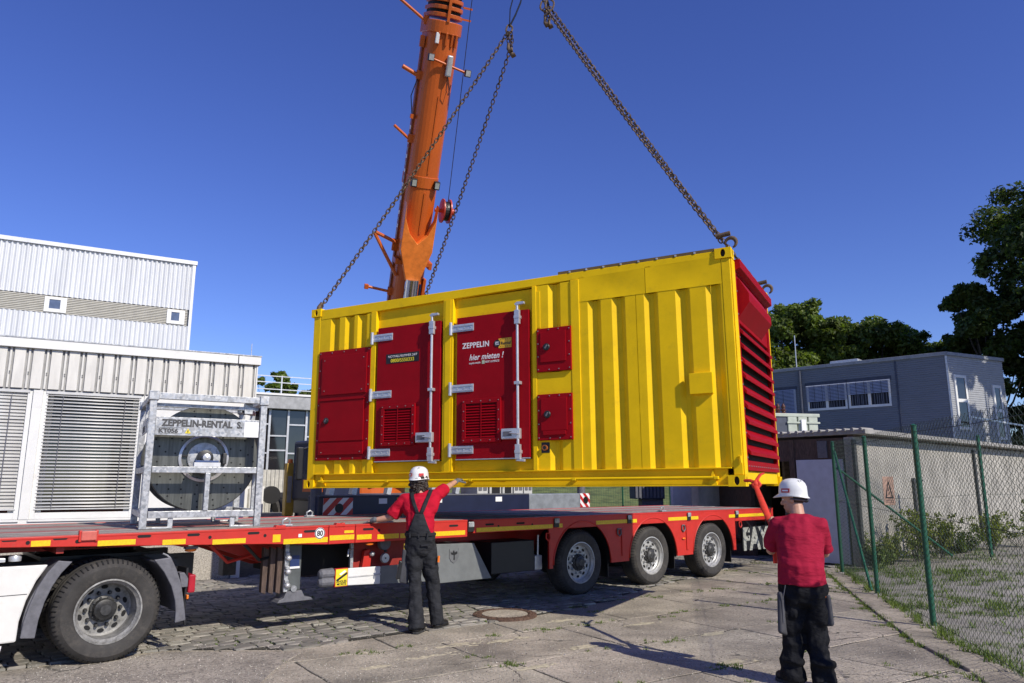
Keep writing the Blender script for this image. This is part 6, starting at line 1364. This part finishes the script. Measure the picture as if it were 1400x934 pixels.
# ------------------------------------------------------------------ plants
def leafcloud(cs, nl, size, m_, name, parent, flat=.7, seed=0):
    """many small leaf faces spread through clumps: cs = (centre, radii)"""
    r = np.random.default_rng(seed); V = []; tot = 0
    for c, rad, w in cs:
        n = int(nl * w); d = r.normal(size=(n, 3)); d /= np.linalg.norm(d, axis=1)[:, None]; rr = r.uniform(.15, 1.25, n) ** .6
        p = np.array(c) + d * rr[:, None] * np.array(rad)
        nrm = d * .6 + r.normal(size=(n, 3)) * .7 + np.array((0, 0, .5)); nrm /= np.linalg.norm(nrm, axis=1)[:, None]
        a = np.cross(nrm, r.normal(size=(n, 3))); a /= np.linalg.norm(a, axis=1)[:, None]; b_ = np.cross(nrm, a); s = size * r.uniform(.45, 1.35, n)[:, None]
        q = np.stack([p - a * s, p + b_ * s * .5 + nrm * s * .12, p + a * s, p - b_ * s * .5 + nrm * s * .12], 1); V.append(q.reshape(-1, 3)); tot += n
    V = np.concatenate(V); me = bpy.data.meshes.new(name); me.vertices.add(len(V)); me.vertices.foreach_set("co", V.ravel().astype(np.float32)); me.loops.add(len(V)); me.loops.foreach_set("vertex_index", np.arange(len(V), dtype=np.int32))
    me.polygons.add(tot); me.polygons.foreach_set("loop_start", np.arange(0, len(V), 4, dtype=np.int32)); me.polygons.foreach_set("loop_total", np.full(tot, 4, np.int32)); me.update(); me.materials.append(m_)
    o = bpy.data.objects.new(name, me); COL.objects.link(o); o.parent = parent; return o
def tree(loc, h, rad, label, seed, m_=LEAF, dens=1.0, size=.16, low=.25, nclump=26):
    t = thing("broadleaf_tree", label, "tree", loc, 0, "trees behind the yard"); r = random.Random(seed)
    cs = []; tips = []
    for i in range(int(nclump * 1.7)):
        a = r.uniform(0, 6.28); zf = r.uniform(low, .93); k = math.sin(math.pi * min(1, (zf - low * .6) / (1.08 - low * .6))) ** .7
        d = rad * k * math.sqrt(r.uniform(.1, 1)); c = (math.cos(a) * d, math.sin(a) * d, zf * h); s = rad * r.uniform(.13, .30); cs.append((c, (s, s, s * .7), (s / rad / .27) ** 2)); tips.append(c)
        for _ in range(3):
            b2 = r.uniform(0, 6.28); cs.append(((c[0] + math.cos(b2) * s * 1.1, c[1] + math.sin(b2) * s * 1.1, c[2] + r.uniform(-.6, .8) * s), (s * .5, s * .5, s * .35), .16))
    leafcloud(cs, 900 * dens, size, m_, "crown", t, seed=seed)
    tk_ = M(); tk_.tube([(0, 0, 0), (.05 * rad, 0, h * .25), (-.02 * rad, .05 * rad, h * .5), (0, 0, h * .8)], [rad * .07, rad * .055, rad * .04, rad * .012], 9)
    for c in tips[::2]: b0 = Vector((0, 0, max(h * .2, c[2] * .62))); tk_.tube([b0, b0.lerp(Vector(c), .55) + Vector((0, 0, -.03 * h)), c], [rad * .03, rad * .018, rad * .006], 6)
    tk_.build("trunk", BARK, t, smooth=50); return t
tree((28.4, 33.5, 0), 17.9, 5.2, "large dark tree at the right edge of the picture behind the office block", 3, LEAFD, 1.5, .13, .10, 74)
tree((23.2, 35.5, 0), 12.0, 2.3, "smaller dark tree leaning out left of the large one at right", 5, LEAFD, 1.0, .13, .2, 24)
tree((33, 35, 0), 16.5, 5.0, "dark tree outside the right edge next to the large one", 9, LEAFD, 1.0, .16, .15, 26)
tree((21.9, 22.4, 0), 12.5, 2.4, "slim tree standing to the right of the picture near the garage", 10, LEAFD, .55, .15, .35, 18)
tree((15.2, 41, 0), 12.3, 3.2, "bushy green tree directly right of the red container end", 11, LEAF, 1.2, .14, .25, 32)
tree((18.3, 42, 0), 11.5, 3.0, "rounded green tree second from the container behind the grey block", 12, LEAF, 1.1, .14, .25, 30)
tree((21.3, 43, 0), 11.7, 3.0, "light green tree third from the container behind the grey block", 13, LEAF, 1.1, .14, .25, 30)
tree((24.3, 43, 0), 11.2, 2.7, "green tree above the right half of the grey block", 14, LEAF, 1.0, .14, .25, 28)
tree((26.6, 44, 0), 10.6, 2.0, "thin green tree just left of the dark trees behind the grey block", 15, LEAFD, .7, .14, .3, 18)
tree((12, 44, 0), 11.5, 3.4, "green tree hidden mostly behind the container end", 16, LEAF, .8, .18, .3)
tree((-13.2, 40, 0), 7.9, 1.5, "small green treetop above the glazed hall roof near the white building", 21, LEAF, .6, .12, .5, 14)
tree((-11.6, 41, 0), 7.2, 1.3, "small green treetop above the glazed hall roof near the container", 22, LEAF, .5, .12, .5, 12)
tree((31.5, 38, 0), 10, 4.2, "low dark tree behind the sunny end of the office block", 31, LEAFD, 1.0, .15, .05, 30)
def shrub(x, y, h, w_, label, seed, m_=LEAFY):
    t = thing("wild_shrub", label, "shrub", (x, y, yz(x, y)), 0, "weedy shrubs by the garage wall"); r = random.Random(seed); st_ = M(); cs = []
    for i in range(14):
        a = r.uniform(0, 6.28); d = w_ * math.sqrt(r.random()); hh = h * r.uniform(.45, 1); tip = (math.cos(a) * d, math.sin(a) * d * .6, hh)
        st_.tube([(tip[0] * .2, tip[1] * .2, 0), (tip[0] * .7, tip[1] * .7, hh * .5), tip], [.006, .005, .003], 5)
        for k in range(4):
            f = .4 + .2 * k; cs.append(((tip[0] * f, tip[1] * f, hh * f), (.09, .09, .08), 1))
    st_.build("stems", BARK, t); leafcloud(cs, 30, .034, m_, "leaves", t, seed=seed)
for i, (x, y, h, w_, l) in enumerate(((8.1, 15.3, 1.0, .55, "yellow green shrub behind the front fence post by the wall"), (8.75, 15.7, .85, .5, "yellow green shrub right of the fence post at the foot of the wall"), (7.4, 15.0, .6, .5, "low weedy shrub left of the fence post at the wall foot"), (10.4, 16.6, .75, .7, "bushy shrub right of the farther green post by the wall"), (11.6, 17.3, 1.0, .8, "taller shrub at the right edge by the garage wall"), (6.9, 14.5, .4, .35, "small weed clump at the garage corner"), (9.6, 16.3, .5, .5, "low weed clump behind the farther green post"))):
    shrub(x, y, h, w_, l, 50 + i, LEAFY if i < 5 else LEAF)
